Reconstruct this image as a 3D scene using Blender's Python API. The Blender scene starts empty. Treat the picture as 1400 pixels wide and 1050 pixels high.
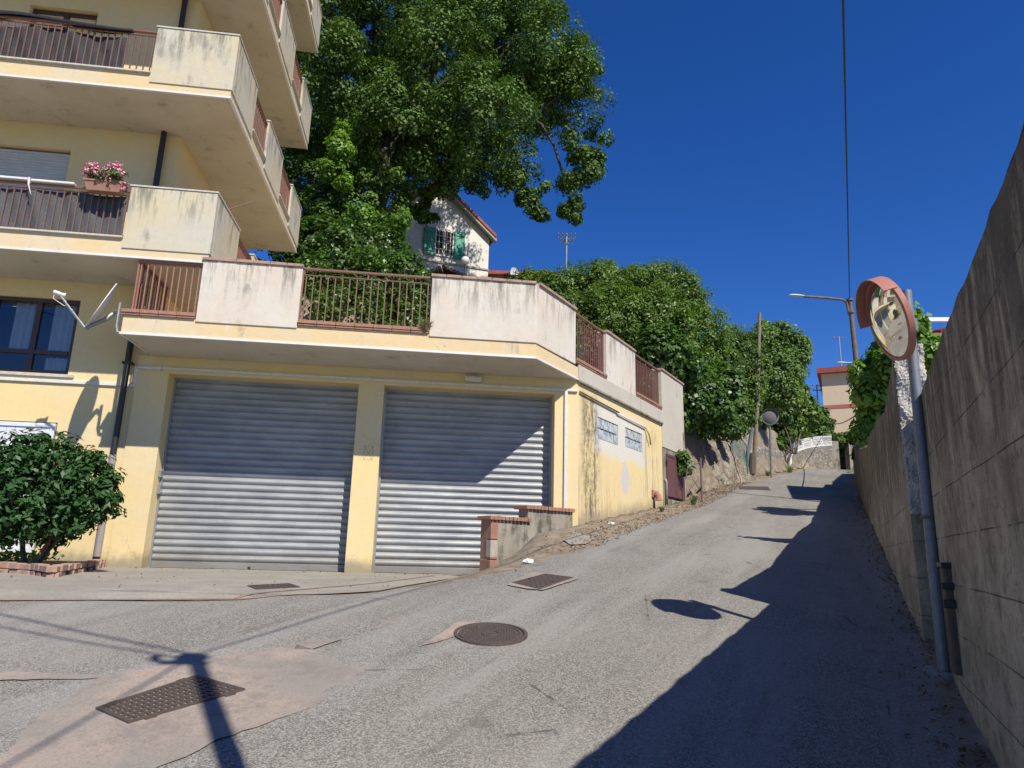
import bpy, math, random
import numpy as np
from math import sin, cos, pi, radians, sqrt, atan2
from mathutils import Vector, Matrix
from mathutils.geometry import delaunay_2d_cdt

random.seed(7); RNG = np.random.default_rng(7)
SC = bpy.context.scene
COL = SC.collection

# ---------------------------------------------------------------- camera
FPX = 949.9; PITCH = radians(13.228); ROLL = radians(1.577)
cam_d = bpy.data.cameras.new('camera'); cam = bpy.data.objects.new('camera', cam_d); COL.objects.link(cam)
cam_d.sensor_width = 36.0; cam_d.lens = FPX / 1400 * 36.0
cam_d.clip_start = 0.05; cam_d.clip_end = 2000
cam.matrix_world = Matrix.Rotation(radians(90) + PITCH, 4, 'X') @ Matrix.Rotation(ROLL, 4, 'Z')
SC.camera = cam

# ---------------------------------------------------------------- light
SUN = Vector((0.498, -0.80, 1.0)).normalized()          # towards the sun
el = math.asin(SUN.z)
w = bpy.data.worlds.new('World'); SC.world = w; w.use_nodes = True
nt = w.node_tree; nt.nodes.clear()
sky = nt.nodes.new('ShaderNodeTexSky'); sky.sky_type = 'NISHITA'; sky.sun_disc = False
sky.sun_elevation = el; sky.sun_rotation = atan2(SUN.x, SUN.y)
sky.altitude = 1200; sky.air_density = 0.9; sky.dust_density = 0.1; sky.ozone_density = 6.0
bg = nt.nodes.new('ShaderNodeBackground'); bg.inputs[1].default_value = 0.105; 
hs = nt.nodes.new('ShaderNodeHueSaturation'); hs.inputs['Saturation'].default_value = 1.24; hs.inputs['Hue'].default_value = 0.514
wo = nt.nodes.new('ShaderNodeOutputWorld')
nt.links.new(sky.outputs[0], hs.inputs['Color']); nt.links.new(hs.outputs[0], bg.inputs[0]); nt.links.new(bg.outputs[0], wo.inputs[0])
sd = bpy.data.lights.new('sun', 'SUN'); so = bpy.data.objects.new('sun', sd); COL.objects.link(so)
sd.energy = 4.6; sd.angle = radians(0.53); sd.color = (1.0, 0.93, 0.81)
so.rotation_euler = SUN.to_track_quat('Z', 'Y').to_euler()
SC.view_settings.view_transform = 'Standard'; SC.view_settings.look = 'None'
SC.view_settings.exposure = 0.42; SC.view_settings.gamma = 1.0

# ---------------------------------------------------------------- frames and helpers
def ray(px, py):
    u = px - 700.0; v = 525.0 - py
    c, s = cos(ROLL), sin(ROLL); a = u*c - v*s; b = u*s + v*c
    y = FPX*cos(PITCH) - b*sin(PITCH); z = FPX*sin(PITCH) + b*cos(PITCH)
    return Vector((a/y, 1.0, z/y))
def P(px, py, y): return ray(px, py) * y                # photo direction at a chosen distance
BA = radians(6.9); FU = Vector((cos(BA), sin(BA), 0)); FV = Vector((-sin(BA), cos(BA), 0))
def L(u, v, z): return FU*u + FV*v + Vector((0, 0, z))  # frame of the two buildings
def inv(p): return (p.dot(FU), p.dot(FV), p.z)
def SP(k, o, z): return L(1.72 + .609*k + .794*o, 11 + .794*k - .609*o, z)   # frame of the skewed side wall
def ss(a, b, x):
    t = min(1, max(0, (x-a)/(b-a))); return t*t*(3-2*t)
def lerp(tab, y):
    if y <= tab[0][0]: return tab[0][1] + (y-tab[0][0])*(tab[1][1]-tab[0][1])/(tab[1][0]-tab[0][0])
    for (a, b), (c, d) in zip(tab, tab[1:]):
        if y <= c: return b + (d-b)*(y-a)/(c-a)
    (a, b), (c, d) = tab[-2:]
    return d + (y-c)*(d-b)/(c-a)
EDGE = [(6.5, -2.4), (11.3, -.26), (12.54, 1.12), (16.7, 3.75), (18.2, 4.55), (21.9, 6.3), (24.8, 7.8), (27.2, 9.0), (30.2, 10.6), (32, 11.9), (37, 14.9), (42, 18.0), (60, 30.0)]
WALLT = [(-4, -1.23), (5.0, 3.023), (26.0, 12.95), (40, 20.5)]
def wallx(y): return lerp(WALLT, y)
def plane(y):
    z = -1.6 + .163*y
    if y > 38: z = -1.6 + .163*38 + .163*6*(1-math.exp(-(y-38)/6))
    return z
def H(x, y):
    zp = plane(y); ex = lerp(EDGE, y); w_ = (x-ex)*.9
    flat = -.495
    zl = min(zp, flat) if y < 6.4 else (flat if y > 7.4 else min(zp, flat)*(1-ss(6.4, 7.4, y)) + flat*ss(6.4, 7.4, y))
    W = 1.7 if y < 9 else max(.12, 1.7 - (y-9)*.42)
    t = ss(0.0, W, w_ + (0 if y > 11 else 0))
    z = zl + (zp-zl)*t if zp > zl else zp
    if y > 17.0 and w_ < 0:
        q = ss(17.3, 18.3, y); d = -w_
        hill = zp + 2.1*ss(.0, .75, d) + .36*max(0, d-.75)
        if d > 25: hill = zp + 2.1 + .36*24.25 + .05*(d-25)
        z = z*(1-q) + hill*q
    wr = x - wallx(y)
    z += .03*ss(-.32, -.03, wr)
    if wr > .1: z = zp + 1.7*ss(.1, .35, wr)
    return z

class MB:
    def __init__(s): s.v = []; s.f = []
    def quad(s, a, b, c, d):
        n = len(s.v); s.v += [a, b, c, d]; s.f.append((n, n+1, n+2, n+3)); return s
    def hexa(s, p):                       # 8 points: bottom 4, top 4
        n = len(s.v); s.v += list(p)
        for q in ((0,3,2,1),(4,5,6,7),(0,1,5,4),(1,2,6,5),(2,3,7,6),(3,0,4,7)): s.f.append(tuple(n+i for i in q))
        return s
    def box(s, F, a0, a1, b0, b1, c0, c1):
        return s.hexa([F(a0,b0,c0),F(a1,b0,c0),F(a1,b1,c0),F(a0,b1,c0),F(a0,b0,c1),F(a1,b0,c1),F(a1,b1,c1),F(a0,b1,c1)])
    def prism(s, poly, z0, z1, F=None):   # poly in frame coords
        F = F or (lambda x, y, z: Vector((x, y, z)))
        n = len(s.v); m = len(poly)
        s.v += [F(x, y, z0) for x, y in poly] + [F(x, y, z1) for x, y in poly]
        s.f.append(tuple(n+i for i in reversed(range(m)))); s.f.append(tuple(n+m+i for i in range(m)))
        for i in range(m):
            j = (i+1) % m; s.f.append((n+i, n+j, n+m+j, n+m+i))
        return s
    def tube(s, pts, r, n=8, cap=True):
        pts = [Vector(p) for p in pts]; m = len(pts)
        rs = r if isinstance(r, (list, tuple)) else [r]*m
        base = len(s.v); ref = None
        for i, p in enumerate(pts):
            d = (pts[min(i+1, m-1)] - pts[max(i-1, 0)])
            d = d.normalized() if d.length > 1e-9 else Vector((0, 0, 1))
            if ref is None: ref = Vector((0, 0, 1)) if abs(d.z) < .9 else Vector((1, 0, 0))
            a = (ref - d*ref.dot(d)).normalized(); b = d.cross(a); ref = a
            for k in range(n):
                t = 2*pi*k/n; s.v.append(p + (a*cos(t) + b*sin(t))*rs[i])
        for i in range(m-1):
            for k in range(n):
                k2 = (k+1) % n; o = base+i*n; s.f.append((o+k, o+k2, o+n+k2, o+n+k))
        if cap:
            s.f.append(tuple(base+k for k in reversed(range(n)))); s.f.append(tuple(base+(m-1)*n+k for k in range(n)))
        return s
    def grid(s, nu, nv, fn):
        b = len(s.v)
        for i in range(nu+1):
            for j in range(nv+1): s.v.append(Vector(fn(i/nu, j/nv)))
        for i in range(nu):
            for j in range(nv):
                o = b+i*(nv+1)+j; s.f.append((o, o+nv+1, o+nv+2, o+1))
        return s
    def loose(s):
        par = list(range(len(s.v)))
        def fnd(i):
            while par[i] != i: par[i] = par[par[i]]; i = par[i]
            return i
        for f in s.f:
            for q in f[1:]: par[fnd(q)] = fnd(f[0])
        gr = {}
        for f in s.f: gr.setdefault(fnd(f[0]), []).append(f)
        out = []
        for fs in gr.values():
            ids = sorted({q for f in fs for q in f}); mp = {q: k for k, q in enumerate(ids)}
            m = MB(); m.v = [s.v[q] for q in ids]; m.f = [tuple(mp[q] for q in f) for f in fs]; out.append(m)
        return out
    def parts(s, name, mat, parent, **kw):        # every separate piece becomes a part of its own
        return [m.build(name, mat, parent, **kw) for m in s.loose()][0]
    def build(s, name, mat, parent=None, label=None, cat=None, group=None, kind=None, smooth=False, bevel=0, recalc=True):
        me = bpy.data.meshes.new(name)
        if parent is not None: org = Vector(parent['_o'])
        else:
            A = np.array([tuple(p) for p in s.v]); lo = A.min(0); hi = A.max(0)
            org = Vector(((lo[0]+hi[0])/2, (lo[1]+hi[1])/2, lo[2]))
        me.from_pydata([tuple(p-org) for p in s.v], [], s.f)
        if recalc:
            import bmesh
            bm = bmesh.new(); bm.from_mesh(me); bmesh.ops.recalc_face_normals(bm, faces=bm.faces); bm.to_mesh(me); bm.free()
        if smooth:
            me.polygons.foreach_set('use_smooth', [True]*len(me.polygons))
            if smooth == 'angle': me.set_sharp_from_angle(angle=radians(35))
        me.materials.append(mat)
        o = bpy.data.objects.new(name, me); COL.objects.link(o)
        if parent is not None: o.parent = parent; o['_o'] = tuple(org)
        else: o.location = org; o['_o'] = tuple(org)
        if bevel:
            md = o.modifiers.new('bevel', 'BEVEL'); md.width = bevel; md.segments = 2; md.limit_method = 'ANGLE'
        tag(o, label, cat, group, kind); return o
def tag(o, label=None, cat=None, group=None, kind=None):
    if label: o['label'] = label
    if cat: o['category'] = cat
    if group: o['group'] = group
    if kind: o['kind'] = kind
    return o
def thing(name, loc, label, cat, group=None):
    o = bpy.data.objects.new(name, None); COL.objects.link(o); o.location = loc; o['_o'] = tuple(loc)
    o.empty_display_size = .2
    return tag(o, label, cat, group)
# children are meshes in root-relative coordinates: their parent's origin is the root's origin
def wall_holes(mb, F, a0, a1, z0, z1, holes, depth, back=True):
    """front sheet at F(a,0,z) with openings, reveals run to F(a,depth,z)"""
    xs = sorted({a0, a1, *[h[0] for h in holes], *[h[1] for h in holes]}); zs = sorted({z0, z1, *[h[2] for h in holes], *[h[3] for h in holes]})
    for xa, xb in zip(xs, xs[1:]):
        for za, zb in zip(zs, zs[1:]):
            cx, cz = (xa+xb)/2, (za+zb)/2
            if any(h[0] < cx < h[1] and h[2] < cz < h[3] for h in holes): continue
            mb.quad(F(xa,0,za), F(xb,0,za), F(xb,0,zb), F(xa,0,zb))
            if back: mb.quad(F(xa,depth,za), F(xa,depth,zb), F(xb,depth,zb), F(xb,depth,za))
    for h in holes:
        a, b, c, d = h
        mb.quad(F(a,0,c), F(a,0,d), F(a,depth,d), F(a,depth,c)); mb.quad(F(b,0,c), F(b,depth,c), F(b,depth,d), F(b,0,d))
        mb.quad(F(a,0,d), F(b,0,d), F(b,depth,d), F(a,depth,d)); mb.quad(F(a,0,c), F(a,depth,c), F(b,depth,c), F(b,0,c))
    return mb

# ---------------------------------------------------------------- materials
class NT:
    def __init__(s, name):
        s.m = bpy.data.materials.new(name); s.m.use_nodes = True; s.t = s.m.node_tree; s.b = s.t.nodes['Principled BSDF']
        g = s.t.nodes.new('ShaderNodeNewGeometry'); s.pos = g.outputs['Position']; s.g = g
    def n(s, t): return s.t.nodes.new(t)
    def l(s, a, b): s.t.links.new(a, b)
    def val(s, sock, v):
        if isinstance(v, (int, float)): sock.default_value = v
        elif isinstance(v, (tuple, list)): sock.default_value = tuple(v) + ((1,) if len(v) == 3 and len(sock.default_value) == 4 else ())
        else: s.l(v, sock)
    def math(s, op, a, b=0.0, c=None, clamp=False):
        x = s.n('ShaderNodeMath'); x.operation = op; x.use_clamp = clamp; s.val(x.inputs[0], a); s.val(x.inputs[1], b)
        if c is not None: s.val(x.inputs[2], c)
        return x.outputs[0]
    def scl(s, sc, src=None):
        x = s.n('ShaderNodeVectorMath'); x.operation = 'MULTIPLY'; s.l(src or s.pos, x.inputs[0]); x.inputs[1].default_value = sc; return x.outputs[0]
    def dot(s, vec, off=0.0):
        x = s.n('ShaderNodeVectorMath'); x.operation = 'DOT_PRODUCT'; s.l(s.pos, x.inputs[0]); x.inputs[1].default_value = vec
        return s.math('ADD', x.outputs['Value'], off)
    def noise(s, scale, detail=4, rough=.55, vec=None, sc=None):
        x = s.n('ShaderNodeTexNoise'); s.l(s.scl(sc) if sc else (vec or s.pos), x.inputs['Vector'])
        x.inputs['Scale'].default_value = scale; x.inputs['Detail'].default_value = detail; x.inputs['Roughness'].default_value = rough
        return x.outputs[0]
    def voro(s, scale, feat='F1', out='Distance', vec=None):
        x = s.n('ShaderNodeTexVoronoi'); x.feature = feat; s.l(vec or s.pos, x.inputs['Vector']); x.inputs['Scale'].default_value = scale
        return x.outputs[out]
    def ramp(s, f, a, b, lo=0.0, hi=1.0):
        x = s.n('ShaderNodeMapRange'); x.interpolation_type = 'SMOOTHSTEP'; s.val(x.inputs['Value'], f)
        x.inputs['From Min'].default_value = a; x.inputs['From Max'].default_value = b; x.inputs['To Min'].default_value = lo; x.inputs['To Max'].default_value = hi
        return x.outputs[0]
    def mix(s, f, a, b, mode='MIX'):
        x = s.n('ShaderNodeMix'); x.data_type = 'RGBA'; x.blend_type = mode
        s.val(x.inputs[0], f); s.val(x.inputs[6], a); s.val(x.inputs[7], b); return x.outputs[2]
    def bump(s, h, st=.3, dist=.01, prev=None):
        x = s.n('ShaderNodeBump'); x.inputs['Strength'].default_value = st; x.inputs['Distance'].default_value = dist
        s.l(h, x.inputs['Height']); 
        if prev: s.l(prev, x.inputs['Normal'])
        return x.outputs[0]
    def out(s, col, rough=.8, normal=None, metal=0.0, spec=None):
        s.val(s.b.inputs['Base Color'], col); s.val(s.b.inputs['Roughness'], rough); s.val(s.b.inputs['Metallic'], metal)
        if spec is not None: s.b.inputs['Specular IOR Level'].default_value = spec
        if normal is not None: s.l(normal, s.b.inputs['Normal'])
        return s.m

def plaster(name, base, alt, mold=(.13,.12,.09), mold_amt=.5, streak=.62, peel=None, peel_lv=.7, bumps=.35, extra=None):
    t = NT(name)
    c = t.mix(t.ramp(t.noise(1.1, 5, .6), .35, .68), base, alt)
    c = t.mix(t.ramp(t.noise(9, 5, .7), .3, .8, 0, .22), c, tuple(x*.72 for x in base))
    if peel:
        pk = t.ramp(t.noise(2.6, 7, .68), peel_lv, peel_lv+.035)
        c = t.mix(pk, c, peel)
    if mold_amt:
        st = t.math('MULTIPLY', t.noise(1, 5, .65, sc=(4.2, 4.2, .5)), t.noise(2.2, 6, .7))
        c = t.mix(t.math('MULTIPLY', t.ramp(st, streak*.5, streak*.5+.16), mold_amt), c, mold)
    if extra: c = extra(t, c)
    wv = t.n('ShaderNodeTexNoise'); t.l(t.pos, wv.inputs['Vector']); wv.inputs['Scale'].default_value = 3.5; wv.inputs['Detail'].default_value = 6
    ad = t.n('ShaderNodeVectorMath'); ad.operation = 'MULTIPLY_ADD'; t.l(wv.outputs['Color'], ad.inputs[0]); ad.inputs[1].default_value = (.45, .45, .45); t.l(t.scl((.8, .8, 1.3)), ad.inputs[2])
    cr = t.voro(.8, 'DISTANCE_TO_EDGE', vec=ad.outputs[0])
    cn = t.math('MULTIPLY', t.ramp(cr, .0, .004, 1, 0), t.ramp(t.noise(.9, 3), .54, .60))
    c = t.mix(t.math('MULTIPLY', cn, .5), c, (.22, .19, .14))
    b = t.bump(t.noise(60, 6, .7), bumps, .004); b = t.bump(t.noise(4, 5, .6), .35, .02, b)
    return t.out(c, .9, b, spec=.25)

Y1 = (.71, .56, .285); Y2 = (.68, .56, .345)
def low_damp(z0, z1, col=(.22, .2, .15), amt=.8):
    def f(t, c):
        z = t.math('ADD', t.dot((0, 0, 1)), t.math('MULTIPLY', t.math('SUBTRACT', t.noise(2.5, 5, .7), .5), (z1-z0)*2))
        return t.mix(t.ramp(z, z0, z1, amt, 0), c, col)
    return f
SD = FU*.609 + FV*.794
K0 = -(SD.dot(L(1.72, 11, 0)))
def side_stains(t, c):
    k = t.dot(tuple(SD), K0); z = t.dot((0, 0, 1))
    nz = t.noise(3, 6, .7); nf = t.noise(14, 6, .75)
    def box(k0, k1, z0, z1, soft=.25, warp=.6):
        kk = t.math('ADD', k, t.math('MULTIPLY', t.math('SUBTRACT', nz, .5), warp)); zz = t.math('ADD', z, t.math('MULTIPLY', t.math('SUBTRACT', t.noise(2.1, 5, .7), .5), warp))
        m = t.math('MULTIPLY', t.ramp(kk, k0-soft, k0+soft*.4), t.ramp(kk, k1-soft*.4, k1+soft, 1, 0))
        return t.math('MULTIPLY', m, t.math('MULTIPLY', t.ramp(zz, z0-soft, z0+soft*.3), t.ramp(zz, z1-soft*.3, z1+soft, 1, 0)))
    pale = t.math('MULTIPLY', box(2.45, 5.2, 1.9, 2.75, .22, .35), .85)
    c = t.mix(pale, c, (.60, .59, .55))
    ek = t.math('DIVIDE', t.math('SUBTRACT', t.math('ADD', k, t.math('MULTIPLY', nz, .25)), 4.12), .24); ez = t.math('DIVIDE', t.math('SUBTRACT', z, 1.45), .36)
    er = t.math('ADD', t.math('MULTIPLY', ek, ek), t.math('MULTIPLY', ez, ez)); c = t.mix(t.ramp(er, .6, 1.1, .85, 0), c, (.50, .51, .52))
    m = t.math('MULTIPLY', box(1.95, 2.5, .6, 2.75, .3, .5), t.ramp(t.math('ADD', t.math('MULTIPLY', t.noise(1, 6, .8, sc=(11, 11, 1.0)), .6), t.math('MULTIPLY', t.noise(7, 7, .8), .5)), .47, .62))
    c = t.mix(t.math('MULTIPLY', m, .88), c, (.10, .09, .065))
    m = t.math('MULTIPLY', box(5.2, 6.0, 1.3, 2.6, .3, .8), t.ramp(t.noise(1, 6, .75, sc=(9, 9, .8)), .48, .62))
    c = t.mix(t.math('MULTIPLY', m, .6), c, (.16, .15, .1))
    m = t.math('MULTIPLY', box(1.4, 3.3, .3, 1.3, .4, .8), t.ramp(t.noise(1, 6, .75, sc=(9, 9, .8)), .47, .64))
    c = t.mix(t.math('MULTIPLY', m, .5), c, (.3, .26, .18))
    # damp foot following the sloping road
    zz = t.math('SUBTRACT', z, t.math('MULTIPLY', k, .135))
    zz = t.math('ADD', zz, t.math('MULTIPLY', t.math('SUBTRACT', nz, .5), .5))
    c = t.mix(t.ramp(zz, .12, .50, .75, 0), c, (.25, .22, .16))
    return c
M = {}
M['yellow'] = plaster('yellow_plaster', Y1, Y2, mold_amt=.18, streak=.7, extra=low_damp(-.45, -.15))
M['yellow_side'] = plaster('yellow_plaster_stained', Y1, Y2, mold_amt=.25, streak=.66, peel=(.66,.64,.58), peel_lv=.68, extra=side_stains)
M['fascia'] = plaster('fascia_plaster', (.66,.51,.29), (.62,.53,.38), mold_amt=.5, streak=.62, peel=(.62,.62,.62), peel_lv=.64)
def top_mold(zs):
    def f(t, c):
        z = t.dot((0, 0, 1)); n = t.noise(1, 7, .75, sc=(5.5, 5.5, .7)); m = None
        for z0 in zs:
            r = t.math('MULTIPLY', t.ramp(z, z0-.85, z0, 0, 1), t.ramp(z, z0, z0+.02, 1, 0))
            m = r if m is None else t.math('ADD', m, r)
        m = t.math('MULTIPLY', m, t.ramp(n, .46, .62)); return t.mix(t.math('MULTIPLY', m, .8), c, (.14, .135, .11))
    return f
M['panel'] = plaster('pale_parapet_plaster', (.60,.53,.44), (.62,.59,.53), mold_amt=.55, streak=.6, peel=(.50,.48,.44), peel_lv=.69, extra=top_mold([4.40]))
M['panel_up'] = plaster('cream_parapet_plaster', (.56,.49,.33), (.53,.50,.42), mold=(.16,.16,.12), mold_amt=.65, streak=.55, peel=(.5,.5,.47), peel_lv=.66, extra=top_mold([5.57, 8.59, 11.61, 14.63]))
M['soffit'] = plaster('soffit_render', (.58,.54,.46), (.52,.48,.40), mold=(.24,.21,.16), mold_amt=.55, streak=.56)
M['tallwall'] = plaster('grey_render', (.50,.46,.39), (.46,.43,.37), mold_amt=.45, streak=.6)
M['roughrender'] = plaster('rough_cement_render', (.27,.245,.20), (.36,.33,.27), mold=(.075,.07,.05), mold_amt=.9, streak=.40, bumps=.9)
M['whitewall'] = plaster('white_house_render', (.72,.69,.63), (.66,.63,.56), mold=(.3,.28,.24), mold_amt=.5, streak=.52)
M['beigewall'] = plaster('beige_render', (.62,.50,.34), (.60,.49,.35), mold_amt=.1)

def simple(name, col, rough=.6, metal=0.0, var=.25, sc=12, bump=.0, spec=None):
    t = NT(name); c = t.mix(t.ramp(t.noise(sc, 5, .65), .3, .75, 0, var), col, tuple(x*.45 for x in col))
    b = t.bump(t.noise(sc*6, 4, .6), bump, .003) if bump else None
    return t.out(c, t.ramp(t.noise(sc*2, 4), .3, .7, max(0, rough-.08), min(1, rough+.1)), b, metal, spec)
M['white'] = simple('white_paint', (.70,.69,.66), .5, var=.2)
M['stonecap'] = simple('thin_stone_cap', (.55,.52,.46), .7, var=.5)
M['brown'] = simple('brown_painted_steel', (.20,.095,.07), .5, var=.35, sc=25)
M['pinkbrown'] = simple('faded_red_brown_steel', (.34,.16,.115), .55, var=.35, sc=25)
M['darkframe'] = simple('dark_brown_window_frame', (.055,.028,.024), .4)
M['black'] = simple('black_plastic', (.02,.02,.022), .45)
M['greypipe'] = simple('lilac_grey_pvc', (.30,.27,.27), .5)
M['darkgrey'] = simple('matt_grey_shell', (.17,.17,.165), .8)
M['alu'] = simple('grey_metal', (.35,.36,.37), .4, .6)
M['conduit'] = simple('white_conduit', (.66,.64,.6), .5, var=.3)
M['terracotta'] = simple('terracotta', (.36,.185,.13), .8, var=.5, sc=9, bump=.4)
M['tilecap'] = simple('weathered_clay_tile', (.42,.27,.21), .85, var=.6, sc=7, bump=.4)
M['mortar'] = simple('old_mortar', (.42,.38,.32), .9, var=.5, bump=.5)
M['maroon'] = simple('maroon_painted_door', (.14,.065,.07), .5, var=.3, sc=5)
M['fabric'] = simple('black_shade_cloth', (.035,.04,.045), .85, var=.5, sc=30, bump=.5)
M['fabric2'] = simple('blue_grey_shade_net', (.075,.09,.10), .8, var=.5, sc=30, bump=.5)
M['blackcloth'] = simple('black_sheet', (.012,.011,.013), .5)
M['pvcwhite'] = simple('white_blind', (.66,.68,.72), .45, var=.15, sc=3)
M['blindgrey'] = simple('pale_grey_blind', (.5,.5,.49), .55, var=.2, sc=3)
M['greenshutter'] = simple('green_shutter_paint', (.07,.33,.22), .55, var=.2)
M['redroof'] = simple('red_roof', (.30,.07,.05), .7, var=.4, sc=4)
M['rooftile'] = simple('old_roof_tile', (.36,.24,.17), .85, var=.6, sc=6)
M['redband'] = simple('red_band_paint', (.42,.13,.09), .7)
M['orange'] = simple('faded_orange_visor', (.40,.17,.12), .65, var=.25, sc=6)
M['galv'] = simple('galvanised_pole', (.20,.215,.24), .5, .3, var=.3, sc=18)
M['rust'] = simple('rusty_steel_pole', (.17,.125,.10), .75, var=.6, sc=9)
M['wood'] = simple('weathered_wood_pole', (.24,.19,.14), .9, var=.5, sc=14, bump=.5)
M['wire'] = simple('dark_cable', (.03,.03,.03), .6)
M['rustpipe'] = simple('brown_stained_pipe', (.12,.09,.065), .8, var=.6, sc=9)
M['iron'] = simple('cast_iron', (.115,.09,.08), .6, .3, var=.5, sc=30, bump=.6)
M['irondark'] = simple('dark_iron_recess', (.03,.026,.024), .8)
M['bark'] = simple('bark', (.13,.10,.075), .95, var=.7, sc=8, bump=1.0)
M['barkdark'] = simple('oak_bark', (.075,.06,.048), .95, var=.6, sc=8, bump=1.0)
M['curtain'] = simple('white_net_curtain', (.65,.65,.66), .9, var=.1)
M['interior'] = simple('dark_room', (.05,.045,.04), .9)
M['pink'] = simple('pink_flower', (.85,.36,.50), .7, var=.3, sc=40)
M['soil'] = simple('dark_soil', (.06,.05,.035), .95, var=.6, sc=20, bump=1)
M['litter'] = simple('dry_leaf', (.20,.125,.07), .9, var=.6, sc=30)
M['paper'] = simple('crumpled_paper', (.75,.75,.73), .8, var=.1)
M['teal'] = simple('teal_fence_paint', (.06,.20,.20), .5)
M['yellowstrap'] = simple('yellow_strap', (.38,.33,.06), .6)
M['lampglass'] = simple('pale_lamp_shell', (.6,.62,.6), .35, var=.1)

def glass():
    t = NT('window_glass'); g = t.n('ShaderNodeBsdfGlossy'); g.inputs['Roughness'].default_value = .02
    g.inputs['Color'].default_value = (.9, .95, 1, 1)
    tr = t.n('ShaderNodeBsdfTransparent'); tr.inputs['Color'].default_value = (.75, .8, .82, 1)
    fr = t.n('ShaderNodeFresnel'); fr.inputs['IOR'].default_value = 1.7
    mx = t.n('ShaderNodeMixShader'); t.l(t.math('ADD', fr.outputs[0], .02), mx.inputs[0]); t.l(tr.outputs[0], mx.inputs[1]); t.l(g.outputs[0], mx.inputs[2])
    t.l(mx.outputs[0], t.t.nodes['Material Output'].inputs[0]); t.t.nodes.remove(t.b); return t.m
M['glass'] = glass()
def m_mirror():
    t = NT('convex_mirror_acrylic'); return t.out((.80,.80,.76), t.ramp(t.noise(7, 5), .35, .75, .02, .10), None, 1.0)
M['mirror'] = m_mirror()
t = NT('glass_block'); M['glassblock'] = t.out(t.mix(t.ramp(t.noise(9, 3), .35, .6), (.24,.30,.34), (.50,.55,.57)), .12, t.bump(t.noise(20, 2), .5, .02), 0, .8)

def m_shutter():
    t = NT('galvanised_roller_shutter')
    c = t.mix(t.ramp(t.noise(1.6, 5, .6, sc=(1, 1, 2.5)), .3, .7), (.25,.265,.28), (.34,.355,.365))
    c = t.mix(t.ramp(t.noise(1, 6, .8, sc=(2, 2, 14)), .6, .72, 0, .5), c, (.33,.29,.23))
    c = t.mix(t.ramp(t.voro(9, 'F1'), .03, .045, .7, 0), c, (.8,.8,.8))
    z = t.math('ADD', t.dot((0,0,1)), t.math('MULTIPLY', t.noise(3, 6, .75), -.5)); c = t.mix(t.ramp(z, -.75, -.35, .6, 0), c, (.20,.17,.13))
    c = t.mix(t.ramp(t.noise(1, 7, .8, sc=(14, 14, .6)), .58, .72, 0, .4), c, (.17,.16,.15))
    return t.out(c, .48, t.bump(t.noise(1, 4, .5, sc=(3, 3, 9)), .35, .02, t.bump(t.noise(30, 3), .12, .004)), .3)
M['shutter'] = m_shutter()

def m_asphalt():
    t = NT('asphalt')
    v = t.voro(140, 'F1', 'Color'); sep = t.n('ShaderNodeSeparateColor'); t.l(v, sep.inputs[0])
    g = sep.outputs[0]
    c = t.mix(t.ramp(g, .15, .95), (.13,.122,.108), (.42,.40,.36))
    c = t.mix(t.ramp(t.voro(260, 'F1', 'Distance'), .2, .55, 0, .35), c, (.06,.06,.058))
    big = t.noise(.55, 6, .62)
    c = t.mix(t.ramp(big, .42, .66, 0, .35), c, (.28,.265,.24))
    c = t.mix(t.ramp(t.noise(.9, 4, .6, sc=(1, .35, 1)), .55, .75, 0, .35), c, (.10,.098,.094))
    ac = t.n('ShaderNodeCombineXYZ'); t.l(t.math('MULTIPLY', t.dot((.89,-.45,0)), 1.5), ac.inputs[0]); t.l(t.math('MULTIPLY', t.dot((.45,.89,0)), .16), ac.inputs[1])
    c = t.mix(t.ramp(t.noise(1, 5, .6, vec=ac.outputs[0]), .46, .64, 0, .38), c, (.33,.322,.30)); c = t.mix(t.ramp(t.noise(2.3, 5, .7, vec=ac.outputs[0]), .56, .7, 0, .4), c, (.12,.115,.105))
    c = t.mix(t.ramp(t.voro(1.1, 'F1', 'Distance'), .05, .11, .35, 0), c, (.07,.068,.065))
    cr = t.voro(.62, 'DISTANCE_TO_EDGE'); warp = t.noise(7, 5)
    crk = t.math('MULTIPLY', t.ramp(t.math('ADD', cr, t.math('MULTIPLY', t.math('SUBTRACT', warp, .5), .05)), .0, .008, 1, 0), t.ramp(t.noise(.8, 3), .53, .6))
    c = t.mix(t.math('MULTIPLY', crk, .7), c, (.04,.04,.04))
    # dusty, stony verge along the left edge and off the road
    x = t.n('ShaderNodeAttribute'); x.attribute_name = 'dirt'
    d = t.math('ADD', x.outputs['Fac'], t.math('MULTIPLY', t.math('SUBTRACT', t.noise(2.4, 6, .7), .5), .9))
    dirt = t.mix(t.ramp(t.noise(5, 6, .7), .35, .65), (.30,.25,.19), (.17,.13,.09))
    dirt = t.mix(t.ramp(t.noise(28, 6, .75), .5, .7, 0, .5), dirt, (.33,.30,.25))
    c = t.mix(t.ramp(d, .42, .62), c, dirt)
    b = t.bump(g, .55, .006); b = t.bump(t.noise(1.6, 5, .5), .2, .05, b)
    return t.out(c, .88, b, spec=.3)
M['asphalt'] = m_asphalt()
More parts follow.
